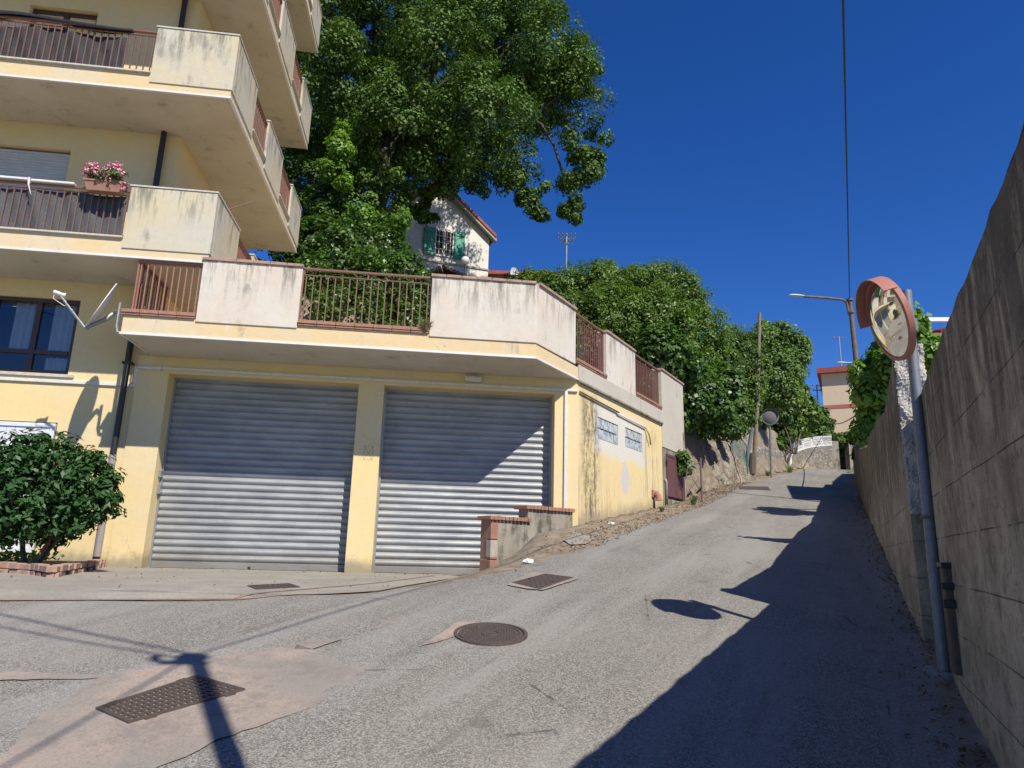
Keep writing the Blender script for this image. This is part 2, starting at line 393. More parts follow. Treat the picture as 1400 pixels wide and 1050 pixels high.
def m_conc(name, a, b_, sc=70, patchy=.5):
    t = NT(name); v = t.voro(sc, 'F1', 'Color'); sep = t.n('ShaderNodeSeparateColor'); t.l(v, sep.inputs[0])
    c = t.mix(t.ramp(t.noise(1.3, 6, .65), .35, .65), a, b_)
    c = t.mix(t.ramp(sep.outputs[0], .55, 1, 0, patchy), c, tuple(x*.55 for x in a))
    c = t.mix(t.ramp(t.noise(3, 7, .8), .47, .62, 0, .6), c, tuple(x*.68 for x in b_)); c = t.mix(t.ramp(t.noise(.8, 4), .45, .6, 0, .3), c, (.24, .23, .21))
    return t.out(c, .9, t.bump(sep.outputs[1], .4, .005), spec=.25)
M['forecourt'] = m_conc('forecourt_concrete', (.29,.27,.23), (.36,.335,.29))
M['pinkcement'] = m_conc('pinkish_cement', (.36,.295,.25), (.26,.235,.21), 110, .6)
M['brickline'] = m_conc('brick_edging', (.33,.22,.165), (.27,.2,.16))
def m_wall():
    t = NT('board_marked_concrete')
    c = t.mix(t.ramp(t.noise(1.6, 7, .72), .35, .65), (.32,.275,.185), (.54,.47,.345))
    c = t.mix(t.ramp(t.noise(7, 8, .85), .50, .60, 0, .55), c, (.11,.10,.075))
    z = t.dot((0, 0, 1))
    st = t.noise(1, 8, .78, sc=(6, 6, 1.1))
    dark = t.math('MULTIPLY', t.ramp(t.math('ADD', st, t.ramp(z, .2, 1.3, 0, .12)), .46, .64), t.ramp(z, -.3, 1.2, .15, 1))
    c = t.mix(t.math('MULTIPLY', dark, .8), c, (.065,.06,.05))
    c = t.mix(t.ramp(t.noise(1, 8, .8, sc=(9, 9, 1.4)), .56, .70, 0, .5), c, (.42,.38,.30))
    fz = t.math('FRACT', t.math('DIVIDE', t.math('ADD', z, t.math('MULTIPLY', t.noise(2, 3), .012)), .29))
    ln = t.ramp(t.math('ABSOLUTE', t.math('SUBTRACT', fz, .5)), .003, .016, 1, 0)
    lnm = t.math('MULTIPLY', ln, t.ramp(t.noise(3, 4, .7), .38, .55))
    c = t.mix(t.math('MULTIPLY', lnm, .7), c, (.07,.06,.045)); c = t.mix(t.ramp(t.noise(75, 6, .8), .45, .7, 0, .45), c, (.10,.09,.07)); c = t.mix(t.ramp(t.noise(30, 5, .7), .58, .7, 0, .35), c, (.5,.46,.38))
    pit = t.ramp(t.voro(38), .0, .12, 1, 0)
    pm = t.math('MULTIPLY', pit, t.ramp(t.noise(3.5, 4), .5, .6)); c = t.mix(t.math('MULTIPLY', pm, .6), c, (.05,.045,.04))
    b = t.bump(t.noise(45, 6, .7), .6, .006); b = t.bump(t.math('SUBTRACT', 1, lnm), .7, .015, b); b = t.bump(t.noise(5, 5, .6), .4, .03, b)
    return t.out(c, .92, b, spec=.2)
M['wallconc'] = m_wall()
M['roughend'] = simple('broken_concrete', (.50,.48,.43), .95, var=.5, sc=14, bump=1.0)
def m_rock():
    t = NT('stony_bank')
    c = t.mix(t.ramp(t.noise(1.7, 7, .7), .38, .62), (.20,.16,.115), (.33,.30,.25))
    c = t.mix(t.ramp(t.noise(4, 7, .75), .55, .7, 0, .7), c, (.11,.09,.065))
    v = t.voro(3.2, 'DISTANCE_TO_EDGE'); c = t.mix(t.ramp(v, .0, .05, .55, 0), c, (.10,.085,.065))
    b = t.bump(t.noise(9, 8, .7), 1.0, .06); b = t.bump(t.ramp(v, 0, .12), .6, .05, b)
    return t.out(c, .95, b, spec=.2)
M['rock'] = m_rock()
def m_stonewall():
    t = NT('grey_rubble_wall')
    v = t.voro(4.2, 'DISTANCE_TO_EDGE', vec=t.scl((1, 1, 1.5))); vc = t.voro(4.2, 'F1', 'Color', vec=t.scl((1, 1, 1.5))); sep = t.n('ShaderNodeSeparateColor'); t.l(vc, sep.inputs[0])
    c = t.mix(sep.outputs[0], (.19,.17,.14), (.33,.305,.26)); c = t.mix(t.ramp(v, 0, .06, .8, 0), c, (.20,.18,.15))
    c = t.mix(t.ramp(t.noise(1.2, 6, .7), .5, .68, 0, .6), c, (.16,.14,.11))
    b = t.bump(t.ramp(v, 0, .1), .8, .05); return t.out(c, .95, t.bump(t.noise(20, 6, .7), .7, .01, b), spec=.2)
M['stonewall'] = m_stonewall()

def m_leaf(name, a, b_, c_, rough=.45, trans=.3, spec=.5):
    t = NT(name); r = t.g.outputs['Random Per Island']
    c = t.mix(r, a, b_); c = t.mix(t.ramp(t.noise(.55, 3), .45, .65, 0, .7), c, c_)
    t.out(c, rough, None, 0, spec)
    tl = t.n('ShaderNodeBsdfTranslucent'); t.l(t.mix(1, c, (1.3, 1.5, .5), 'MULTIPLY'), tl.inputs['Color'])
    mx = t.n('ShaderNodeMixShader'); mx.inputs[0].default_value = trans
    t.l(t.b.outputs[0], mx.inputs[1]); t.l(tl.outputs[0], mx.inputs[2]); t.l(mx.outputs[0], t.t.nodes['Material Output'].inputs[0])
    return t.m
M['oak'] = m_leaf('oak_leaf', (.04,.085,.018), (.13,.22,.045), (.05,.095,.022), .6, .18, .25)
M['ivy'] = m_leaf('ivy_leaf', (.045,.10,.02), (.11,.20,.035), (.05,.10,.022), .42, .3)
M['bush'] = m_leaf('bush_leaf', (.07,.135,.022), (.15,.24,.04), (.05,.10,.02), .5, .3)
M['light'] = m_leaf('pale_green_leaf', (.12,.20,.05), (.18,.27,.07), (.10,.18,.045), .5, .35)
M['fig'] = m_leaf('bright_fig_leaf', (.12,.23,.035), (.22,.36,.06), (.10,.2,.035), .45, .4)
M['laurel'] = m_leaf('laurel_leaf', (.022,.065,.016), (.045,.11,.025), (.03,.08,.02), .5, .12, .35)
M['weed'] = m_leaf('weed_blade', (.09,.15,.035), (.16,.22,.06), (.14,.17,.06), .6, .3)
M['drygrass'] = m_leaf('dry_grass', (.24,.2,.1), (.3,.26,.13), (.18,.19,.07), .8, .3)

# ---------------------------------------------------------------- leaves
def leaf_mesh(name, pos, nrm, size, mat, parent=None, aspect=.55, kind=None, label=None, cat=None, group=None, org=None, jitter=.35, droop=0.0):
    n = len(pos); rnd = RNG.normal(size=(n, 3))
    nn = nrm + rnd*jitter; nn /= np.linalg.norm(nn, axis=1, keepdims=True)+1e-9
    r2 = RNG.normal(size=(n, 3)); r2[:, 2] -= droop
    a = r2 - nn*(r2*nn).sum(1, keepdims=True); a /= np.linalg.norm(a, axis=1, keepdims=True)+1e-9
    b = np.cross(nn, a); s = (size*(.65+.7*RNG.random((n, 1))))
    fold = nn*s*.12
    V = np.stack([pos - a*s*.5, pos + b*s*aspect*.5 - a*s*.05 + fold, pos + a*s*.5, pos - b*s*aspect*.5 - a*s*.05 + fold], 1).reshape(-1, 3)
    if parent is not None: org = np.array(parent['_o'])
    elif org is None: org = np.array([V[:, 0].mean(), V[:, 1].mean(), V[:, 2].min()])
    V = V - org
    me = bpy.data.meshes.new(name); me.vertices.add(4*n); me.vertices.foreach_set('co', V.astype(np.float32).ravel())
    me.loops.add(4*n); me.loops.foreach_set('vertex_index', np.arange(4*n, dtype=np.int32))
    me.polygons.add(n); me.polygons.foreach_set('loop_start', np.arange(0, 4*n, 4, dtype=np.int32)); me.polygons.foreach_set('loop_total', np.full(n, 4, dtype=np.int32))
    me.update(calc_edges=True); me.materials.append(mat)
    o = bpy.data.objects.new(name, me); COL.objects.link(o)
    if parent is not None: o.parent = parent
    else: o.location = org
    o['_o'] = tuple(float(x) for x in org)
    return tag(o, label, cat, group, kind)
def clumps(blobs, n, clump=.28, per=45, shell=.45, squash=1.0):
    """blobs: (center, radius or (rx,ry,rz)); leaves gathered in rosettes spread through the outer part of each blob"""
    C = np.array([tuple(b[0]) for b in blobs]); R = np.array([(b[1],)*3 if isinstance(b[1], (int, float)) else b[1] for b in blobs], float)
    wt = (R[:, 0]*R[:, 1]*R[:, 2])**(.60); wt /= wt.sum(); nc = max(4, n//per)
    bi = RNG.choice(len(blobs), nc, p=wt); d = RNG.normal(size=(nc, 3)); d /= np.linalg.norm(d, axis=1, keepdims=True)
    rr = shell + (1-shell)*RNG.random((nc, 1))**.6; rr *= .86+.28*RNG.random((nc, 1))
    cc = C[bi] + d*R[bi]*rr
    cs = np.clip(R[bi].min(1)*.5, min(.22, clump), clump)*(.6+.8*RNG.random(nc))
    ci = RNG.integers(0, nc, n); e = RNG.normal(size=(n, 3)); e[:, 2] = e[:, 2]*.8+.25; e /= np.linalg.norm(e, axis=1, keepdims=True)
    pos = cc[ci] + e*(cs[ci][:, None])*(.35+.65*RNG.random((n, 1))**.5)*np.array([1, 1, squash])
    nrm = e*.8 + d[ci]*.5 + np.array([0, 0, .55])
    return pos, nrm
def branch(mb, a, b, r0, r1, bend=.12, n=6, sides=7):
    a = Vector(a); b = Vector(b); ln = (b-a).length; pts = []; rs = []
    o1 = Vector((random.uniform(-1, 1), random.uniform(-1, 1), random.uniform(-.3, .9)))*ln*bend
    for i in range(n+1):
        t = i/n; p = a.lerp(b, t) + o1*sin(pi*t) + Vector((random.uniform(-1, 1), random.uniform(-1, 1), random.uniform(-1, 1)))*ln*.02*(0 < i < n)
        pts.append(p); rs.append(r0 + (r1-r0)*t)
    mb.tube(pts, rs, sides); return pts
def tree(name, base, blobs, n, size, leaf, bark, label, cat, r0=.25, clump=.28, per=45, fork=.45, group=None, twigs=1, aspect=.55, shell=.45, top=None):
    base = Vector(base); root = thing(name, base, label, cat, group)
    cen = sum((Vector(b[0]) for b in blobs), Vector())/len(blobs) if top is None else Vector(top)
    mb = MB(); fk = base.lerp(cen, fork); pts = branch(mb, base - Vector((0, 0, .2)), fk, r0, r0*.7, .05, 8, 12)
    mb.build('trunk', bark, root, smooth=True)
    lb = MB()
    for c, r in blobs:
        rr = r if isinstance(r, (int, float)) else min(r)
        if rr < .9 and r0 > .4: continue
        pp = branch(lb, fk - Vector((0, 0, random.uniform(0, .3))), c, r0*random.uniform(.14, .24), .02, .10, 7, 6)
        for _ in range(twigs):
            e = Vector((random.gauss(0, 1), random.gauss(0, 1), random.gauss(0, .8))).normalized()*rr*.85
            branch(lb, pp[random.randint(3, 6)], Vector(c)+e, r0*.12, .008, .12, 4, 5)
    lb.build('limb', bark, root, smooth=True)
    pos, nrm = clumps(blobs, n, clump, per, shell)
    leaf_mesh('crown', pos, nrm, size, leaf, root, aspect)
    return root
def bush(name, base, blobs, n, size, leaf, label, cat, clump=.25, per=40, group=None, aspect=.6, shell=.5, stem=True, droop=0.0, bark=None):
    base = Vector(base); root = thing(name, base, label, cat, group)
    if stem:
        mb = MB()
        for c, r in blobs: branch(mb, base+Vector((random.uniform(-.15,.15), random.uniform(-.1,.1), 0)), c, .05, .012, .08, 5, 5)
        mb.build('stem', bark or M['bark'], root, smooth=True)
    pos, nrm = clumps(blobs, n, clump, per, shell)
    leaf_mesh('foliage', pos, nrm, size, leaf, root, aspect, droop=droop); return root
def BL(lst, y): return [(P(a, b, y+dy), r*(y+dy)/FPX) for a, b, r, dy in lst]
def weed(p, h, n, label, mat='weed', group='weeds growing from cracks and edges', spread=.5, wd=.012):
    p = Vector(p); mb = MB()
    for _ in range(n):
        a = random.uniform(0, 2*pi); q = p + Vector((cos(a), sin(a), 0))*random.uniform(0, h*.25); d = Vector((cos(a), sin(a), 0)); hh = h*random.uniform(.4, 1)
        s_ = Vector((-sin(a), cos(a), 0))*wd; m1 = q + d*hh*spread*.35 + Vector((0, 0, hh*.6)); m2 = q + d*hh*spread + Vector((0, 0, hh))
        k = len(mb.v); mb.v += [q-s_, q+s_, m1+s_*1.3, m1-s_*1.3, m2]; mb.f += [(k, k+1, k+2, k+3), (k+3, k+2, k+4)]
    return mb.build('weed_tuft', M[mat], None, label, 'weed', group, recalc=False)

# ================================================================= TERRAIN
def axis(segs):
    out = []
    for a, b, st in segs:
        k = max(1, round((b-a)/st)); out += [a + (b-a)*i/k for i in range(k)]
    return out + [segs[-1][1]]
XS = axis([(-400,-60,40),(-60,-12,3),(-12,-6,.5),(-6,6,.11),(6,17,.2),(17,40,1),(40,400,30)])
YS = axis([(-60,-6,3),(-6,0,.5),(0,13,.11),(13,46,.28),(46,100,3),(100,500,40)])
g = MB(); ny = len(YS)
HZ = [[H(x, y) for y in YS] for x in XS]
g.v = [Vector((x, y, HZ[i][j] + .006*sin(x*3.1+y*1.7)*sin(y*2.3-x))) for i, x in enumerate(XS) for j, y in enumerate(YS)]
g.f = [(i*ny+j, (i+1)*ny+j, (i+1)*ny+j+1, i*ny+j+1) for i in range(len(XS)-1) for j in range(ny-1)]
ground = g.build('ground', M['asphalt'], kind='structure', smooth=True, recalc=False)
ROADL = [(6.0, -3.0), (7.2, -1.1), (8.3, .12), (9.0, .5), (10.0, 1.2), (11.6, 1.95), (13.35, 2.9), (15.7, 4.2), (19.1, 5.85), (23, 7.5), (26.6, 9.6), (34.7, 14.3), (42, 19.2), (60, 31)]
at = ground.data.attributes.new('dirt', 'FLOAT', 'POINT')
dv = []
for x in XS:
    for y in YS:
        d = lerp(ROADL, y) - x
        a = ss(-.15, .25, d) if y > 8.0 else ss(-.15, .25, d)*ss(6.9, 8.0, y)
        if y < 11.0 and x < lerp(EDGE, y)+.1: a = 0
        r_ = wallx(y) - x
        a = max(a, ss(.34, .02, r_)*.75 if r_ > 0 else 1.0); dv.append(a)
at.data.foreach_set('value', dv)

def sheet(name, poly, mat, off=.012, step=.35, rag=.0, kind='structure'):
    """a thin sheet with a traced outline lying on the terrain"""
    pts = []
    for i, (a, b) in enumerate(zip(poly, poly[1:]+poly[:1])):
        a = Vector(a[:2]); b = Vector(b[:2]); k = max(1, int((b-a).length/(.06 if rag else step)))
        for j in range(k):
            p = a.lerp(b, j/k)
            if rag: p = p + Vector((random.uniform(-1, 1), random.uniform(-1, 1)))*rag
            pts.append(p)
    nb = len(pts); xs = [p.x for p in pts]; ys = [p.y for p in pts]
    def inside(x, y):
        c = False; j = nb-1
        for i in range(nb):
            if (pts[i].y > y) != (pts[j].y > y) and x < (pts[j].x-pts[i].x)*(y-pts[i].y)/(pts[j].y-pts[i].y)+pts[i].x: c = not c
            j = i
        return c
    x = min(xs)+step/2
    while x < max(xs):
        y = min(ys)+step/2
        while y < max(ys):
            if inside(x, y): pts.append(Vector((x+.01*random.random(), y+.01*random.random())))
            y += step
        x += step
    v, e, f, *_ = delaunay_2d_cdt(pts, [], [list(range(nb))], 1, 1e-5)
    mb = MB(); mb.v = [Vector((p.x, p.y, H(p.x, p.y)+off)) for p in v]; mb.f = [tuple(q) for q in f]
    o = mb.build(name, mat, kind=kind, recalc=False)
    if o.data.polygons[0].normal.z < 0: o.data.flip_normals()
    return o
def G(px, py):                                 # a point of the sloping road seen in that direction
    r = ray(px, py); lo = 1.0; t = 1.0
    while t < 80:
        if r.z*t < H(r.x*t, t): break
        lo = t; t += .1
    for _ in range(25):
        m = (lo+t)/2
        if r.z*m < H(r.x*m, m): t = m
        else: lo = m
    return Vector((r.x*t, t, r.z*t))

fc = [(-14, 7.2), (-5.2, 6.25), (-4.4, 6.3), (-2.4, 6.55), (-1.35, 7.25), (-.75, 8.6), (-.45, 10.0), (-.32, 11.2), (1.0, 12.85), (-14, 11.1)]
sheet('forecourt', fc, M['forecourt'], .006, .3, .012)
def strip(name, pts, wd, mat, off=.011):
    L_ = []; R_ = []
    dense = []
    for a, b in zip(pts, pts[1:]):
        k = max(1, int((Vector(b)-Vector(a)).length/.15)); dense += [Vector(a).lerp(Vector(b), i/k) for i in range(k)]
    dense.append(Vector(pts[-1]))
    for i, p in enumerate(dense):
        d = (dense[min(i+1, len(dense)-1)] - dense[max(i-1, 0)]); n_ = Vector((-d.y, d.x)).normalized()*wd*.5*random.uniform(.7, 1.2)
        L_.append(p+n_); R_.append(p-n_)
    mb = MB()
    for a, b, c, d in zip(R_, R_[1:], L_[1:], L_): mb.quad(*[Vector((q.x, q.y, H(q.x, q.y)+off)) for q in (a, b, c, d)])
    return mb.build(name, mat, kind='structure', recalc=False)
strip('brick_edging', [(-14, 7.2), (-5.2, 6.27), (-4.4, 6.32), (-2.4, 6.57), (-1.3, 7.25), (-.75, 8.5)], .05, M['brickline'])
strip('brick_edging', [(-2.45, 6.6), (-1.7, 9.0), (-1.2, 11.9)], .07, M['brickline'])
pk = [G(*q)[:2] for q in [(-60,1075),(0,1028),(60,975),(110,945),(132,928),(60,930),(-60,932),(-60,920),(20,919),(150,925),(250,905),(330,893),(390,885),(400,880),(412,883),(450,897),(462,907),(500,914),(470,940),(425,968),(380,985),(300,1012),(200,1060),(60,1120)]]
sheet('cement_patch', pk, M['pinkcement'], .005, .25, .012)
sheet('cement_patch', [G(*q)[:2] for q in [(402,888),(404,880),(430,875),(470,874),(446,882),(424,888)]], M['pinkcement'], .005, .2, .008)
sheet('cement_patch', [G(*q)[:2] for q in [(572,886),(596,872),(625,852),(650,849),(660,858),(640,866),(612,875),(596,880)]], M['pinkcement'], .010, .2, .008)
sheet('cement_patch', [G(*q)[:2] for q in [(693,801),(728,783),(762,785),(792,792),(742,808),(720,806)]], M['pinkcement'], .010, .2, .006)
sheet('cement_patch', [G(*q)[:2] for q in [(505,862),(530,848),(548,843),(556,846),(536,855)]], M['pinkcement'], .005, .2, .006)
sheet('cement_patch', [G(*q)[:2] for q in [(770,740),(790,730),(815,737),(800,745),(780,746)]], M['forecourt'], .016, .2, .01)

# ---- covers in the road
def patchframe(corners):                       # bilinear frame over four traced corners, following the slope
    A, B, C, D = [Vector((p.x, p.y)) for p in corners]
    def F(a, b, c):
        q = A*(1-a)*(1-b) + B*a*(1-b) + C*a*b + D*(1-a)*b
        return Vector((q.x, q.y, H(q.x, q.y) + c))
    return F
c0 = G(671, 868); R0 = .288
man = thing('manhole_cover', c0, 'round ribbed cast iron manhole cover in the middle of the road', 'manhole cover')
def disc(mb, r0, r1, z, n=48, th=.0):
    for i in range(n):
        a, b = 2*pi*i/n, 2*pi*(i+1)/n
        f = lambda r, t, dz: Vector((c0.x+r*cos(t), c0.y+r*sin(t), H(c0.x+r*cos(t), c0.y+r*sin(t))+dz))
        mb.quad(f(r0,a,z), f(r1,a,z), f(r1,b,z), f(r0,b,z)); mb.quad(f(r1,a,z), f(r1,a,0), f(r1,b,0), f(r1,b,z))
        if r0 > .01: mb.quad(f(r0,a,z), f(r0,b,z), f(r0,b,0), f(r0,a,0))
mb = MB(); disc(mb, .262, R0, .018); mb.build('frame', M['iron'], man, recalc=False)
mb = MB(); disc(mb, .0, .256, .010); disc(mb, .225, .25, .016); disc(mb, .06, .075, .016)
def rib(mb, fn, z0, z1):
    mb.hexa([fn(0,0,z0), fn(1,0,z0), fn(1,1,z0), fn(0,1,z0), fn(0,0,z1), fn(1,0,z1), fn(1,1,z1), fn(0,1,z1)])
for i in range(-10, 11):
    x0 = i*.0215
    hw = sqrt(max(0, .216**2 - x0**2))
    for s_ in (-1, 1):
        y0 = sqrt(max(0, .085**2-x0**2)) if abs(x0) < .085 else 0
        if hw - y0 < .01: continue
        rib(mb, lambda a, b, c: (lambda X, Y: Vector((X, Y, H(X, Y)+c)))(c0.x+x0-.005+.010*a, c0.y+s_*(y0+(hw-y0)*b)), .008, .017)
mb.box(lambda a, b, c: Vector((c0.x+a, c0.y+b, H(c0.x+a, c0.y+b)+c)), -.035, .035, -.012, .012, .008, .017)
mb.build('lid', M['iron'], man)
def rect_cover(corners, label, na, nb, frame=.04, slots=False, style='diamond'):
    F = patchframe(corners); cen = F(.5, .5, 0)
    root = thing('drain_grate' if slots else 'inspection_cover', cen, label, 'drain grate' if slots else 'inspection cover')
    mb = MB(); e = frame
    for a0, a1, b0, b1 in ((0,1,0,e),(0,1,1-e,1),(0,e*.6,e,1-e),(1-e*.6,1,e,1-e)): mb.box(F, a0, a1, b0, b1, .0, .016)
    for a0, b0 in ((.12,-.05),(.8,-.05),(.12,1.0),(.8,1.0)):
        if slots: mb.box(F, a0, a0+.09, b0, b0+.05, .0, .012)
    mb.build('frame', M['iron'], root)
    mb = MB()
    if slots:
        # lattice of bars over a dark pit
        for i in range(na+1):
            a = e*.6 + (1-1.2*e)*i/na; mb.box(F, a-.009, a+.009, e, 1-e, .004, .0145)
        for j in range(nb+1):
            b = e + (1-2*e)*j/nb; mb.box(F, e*.6, 1-e*.6, b-.032, b+.032, .004, .0135)
        mb.build('grating', M['iron'], root)
        MB().box(F, .02, .98, .03, .97, -.002, .0055).build('silt', M['pinkcement'], root)
    else:
        mb.box(F, e*.6, 1-e*.6, e, 1-e, .0, .011)
        for i in range(na):
            for j in range(nb):
                a = .05+.9*(i+.5)/na; b = .07+.86*(j+.5)/nb; w1 = .25/na; w2 = .10/nb
                if (i+j) % 2: w1, w2 = .12/na, .3/nb
                mb.box(F, a-w1, a+w1, b-w2, b+w2, .009, .0155)
        mb.build('lid', M['iron'], root)
    return root
rect_cover([G(175,991), G(335,945), G(268,926), G(130,971)], 'long slotted iron drain grate in the pinkish cement patch', 17, 6, .05, True)
rect_cover([G(738,807), G(784,791), G(745,786), G(700,798)], 'rectangular iron cover with cement border beside the low stepped wall', 14, 9, .05)
rect_cover([G(350,807), G(410,804), G(395,799), G(338,802)], 'dark square cover in the concrete forecourt before the left garage door', 8, 6, .06)
rect_cover([G(1012,669), G(1054,671), G(1050,666), G(1010,665)], 'far dark rectangular cover in the road near the bend', 8, 6, .06)

# ================================================================= APARTMENT BUILDING
VW = 12.36
apt = thing('apartment_building', L(-7, VW, -.49), 'tall yellow apartment building with corner balconies at the left edge', 'building')
LV = [4.33, 7.35, 10.37, 13.39]
FW = lambda a, d, z: L(a, VW+d, z)
mb = MB()
holes = [(-8.3,-6.13,2.66,4.0), (-8.1,-6.15,-.3,1.83), (-8.6,-6.75,4.62,6.86), (-7.96,-6.74,7.64,9.84), (-7.96,-6.74,10.66,12.86), (-7.96,-6.74,13.68,15.8)]
wall_holes(mb, FW, -10, -4.9, -.7, 17.2, holes, .2, back=False)
mb.quad(L(-4.9,VW,-.7), L(-4.9,17.6,-.7), L(-4.9,17.6,17.2), L(-4.9,VW,17.2)); mb.quad(L(-10,17.6,-.7), L(-10,VW,-.7), L(-10,VW,17.2), L(-10,17.6,17.2))
mb.quad(L(-4.9,17.6,-.7), L(-10,17.6,-.7), L(-10,17.6,17.2), L(-4.9,17.6,17.2))
mb.build('wall', M['yellow'], apt, recalc=False)
rf = MB(); rf.prism([(-10.4,11.2),(-4.0,11.2),(-4.0,18),(-10.4,18)], 17.2, 17.45, L); rf.build('roof', M['soffit'], apt)
# rooms behind the openings
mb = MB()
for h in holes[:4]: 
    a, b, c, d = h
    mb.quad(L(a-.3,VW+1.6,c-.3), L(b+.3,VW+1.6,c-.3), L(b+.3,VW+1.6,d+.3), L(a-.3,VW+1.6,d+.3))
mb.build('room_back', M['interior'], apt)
def casement(a, b, c, d, dep, mat, mull, trans, name='window', root=apt, F=FW, glass_=True, fw=.06, curtain=None):
    mb = MB()
    for q in ((a,b,c,c+fw),(a,b,d-fw,d),(a,a+fw,c+fw,d-fw),(b-fw,b,c+fw,d-fw)): mb.box(F, q[0], q[1], dep-.06, dep, q[2], q[3])
    for m in mull: mb.box(F, m-.045, m+.045, dep-.065, dep-.004, c+fw, d-fw)
    for t_ in trans: mb.box(F, a+fw, b-fw, dep-.068, dep-.006, t_-.035, t_+.035)
    o = mb.build(name, mat, root, bevel=.004)
    if glass_: MB().quad(F(a+.03,dep-.03,c+.03), F(b-.03,dep-.03,c+.03), F(b-.03,dep-.03,d-.03), F(a+.03,dep-.03,d-.03)).build('pane', M['glass'], o)
    for (ca, cb, cc, cd) in (curtain or []):
        MB().grid(60, 1, lambda s_, t_: F(ca+(cb-ca)*s_, dep+.09+.02*sin(s_*(cb-ca)*60), cc+(cd-cc)*t_)).build('curtain', M['curtain'], o, smooth=True)
    return o
casement(-8.28,-6.14,2.67,3.99,.10,M['darkframe'],[-6.80,-7.5],[3.04],curtain=[(-6.62,-6.2,3.07,3.95),(-7.25,-6.9,3.07,3.95),(-6.62,-6.2,2.7,2.98)])
casement(-7.95,-6.75,7.65,9.83,.16,M['darkframe'],[-7.35],[])
casement(-7.95,-6.75,10.67,12.85,.16,M['darkframe'],[-7.35],[])
# window sill and conduit under the lower window
MB().box(FW,-8.4,-6.02,-.05,.06,2.60,2.655).build('sill', M['stonecap'], apt, bevel=.006)
# roller blind on level one
def blind(a, b, c, d, dep, name, mat, pitch=.055):
    mb = MB(); n = int((d-c)/pitch); prof = []
    for i in range(n):
        z = c+i*pitch; prof += [(dep, z+.002), (dep-.009, z+.012), (dep-.012, z+pitch*.5), (dep-.009, z+pitch-.010), (dep, z+pitch-.002)]
    for p, q in zip(prof, prof[1:]): mb.quad(FW(a,p[0],p[1]), FW(b,p[0],p[1]), FW(b,q[0],q[1]), FW(a,q[0],q[1]))
    return mb.build(name, mat, apt, recalc=False)
blind(-8.58,-6.77,4.63,6.85,.10,'roller_blind',M['blindgrey'])
# white louvred shutters behind the shrub
sh = MB()
for q in ((-8.08,-6.17,1.74,1.81),(-8.08,-6.17,-.29,-.22),(-6.24,-6.17,-.22,1.74),(-8.08,-8.01,-.22,1.74)): sh.box(FW,q[0],q[1],-.03,.03,q[2],q[3])
shr = sh.build('folding_shutter', M['pvcwhite'], apt, bevel=.004)
sh = MB()
for i in range(13): sh.box(FW, -8.0+i*.135, -8.0+i*.135+.128, -.008, .016, -.22, 1.74)
for i in range(13):
    for j in range(4): sh.box(FW, -8.0+i*.135+.02, -8.0+i*.135+.108, -.014, -.008, 1.28+j*.05, 1.30+j*.05)
sh.build('slat_board', M['pvcwhite'], shr)
def rail_members(mb, F, a0, a1, b, z_top, mat_w=.05, low=None, second=None):
    mb.box(F, a0, a1, b-mat_w/2, b+mat_w/2, z_top-.03, z_top)
    if second: mb.box(F, a0, a1, b-.015, b+.015, second-.012, second)
    if low:
        for a in (a0, a1-.02): mb.box(F, a, a+.02, b-.0155, b+.0155, low-.013, z_top-.015)
    if low: mb.box(F, a0, a1, b-.015, b+.015, low-.012, low)
def balusters(rail, F, a0, a1, b, z0, z1, step, mat, sz=.016):
    n = max(1, round((a1-a0)/step)); c = F(0,b,0)
    p0 = F(a0,b,0); dx = F(1,0,0)-F(0,0,0); dy = F(0,1,0)-F(0,0,0); h = sz/2; first = None; O = Vector(rail['_o'])
    for i in range(n):
        a = a0+(a1-a0)*(i+.5)/n; p = F(a, b, z0)
        if first is None:
            mb = MB(); Fl = lambda x, y, z: dx*x+dy*y+Vector((0,0,z)); mb.box(Fl, -h, h, -h, h, 0, z1-z0)
            me = bpy.data.meshes.new('baluster'); me.from_pydata([tuple(q) for q in mb.v], [], mb.f); me.materials.append(mat)
            import bmesh
            bm = bmesh.new(); bm.from_mesh(me); bmesh.ops.recalc_face_normals(bm, faces=bm.faces); bm.to_mesh(me); bm.free()
            o = first = bpy.data.objects.new('baluster', me)
        else: o = first.copy()
        COL.objects.link(o); o.parent = rail; o.location = p - O
SRR = lambda a, b, z: L(-3.66-b, a, z)          # along the right edge: a = depth, b = inward
FRR = lambda a, b, z: L(a, 11+b, z)
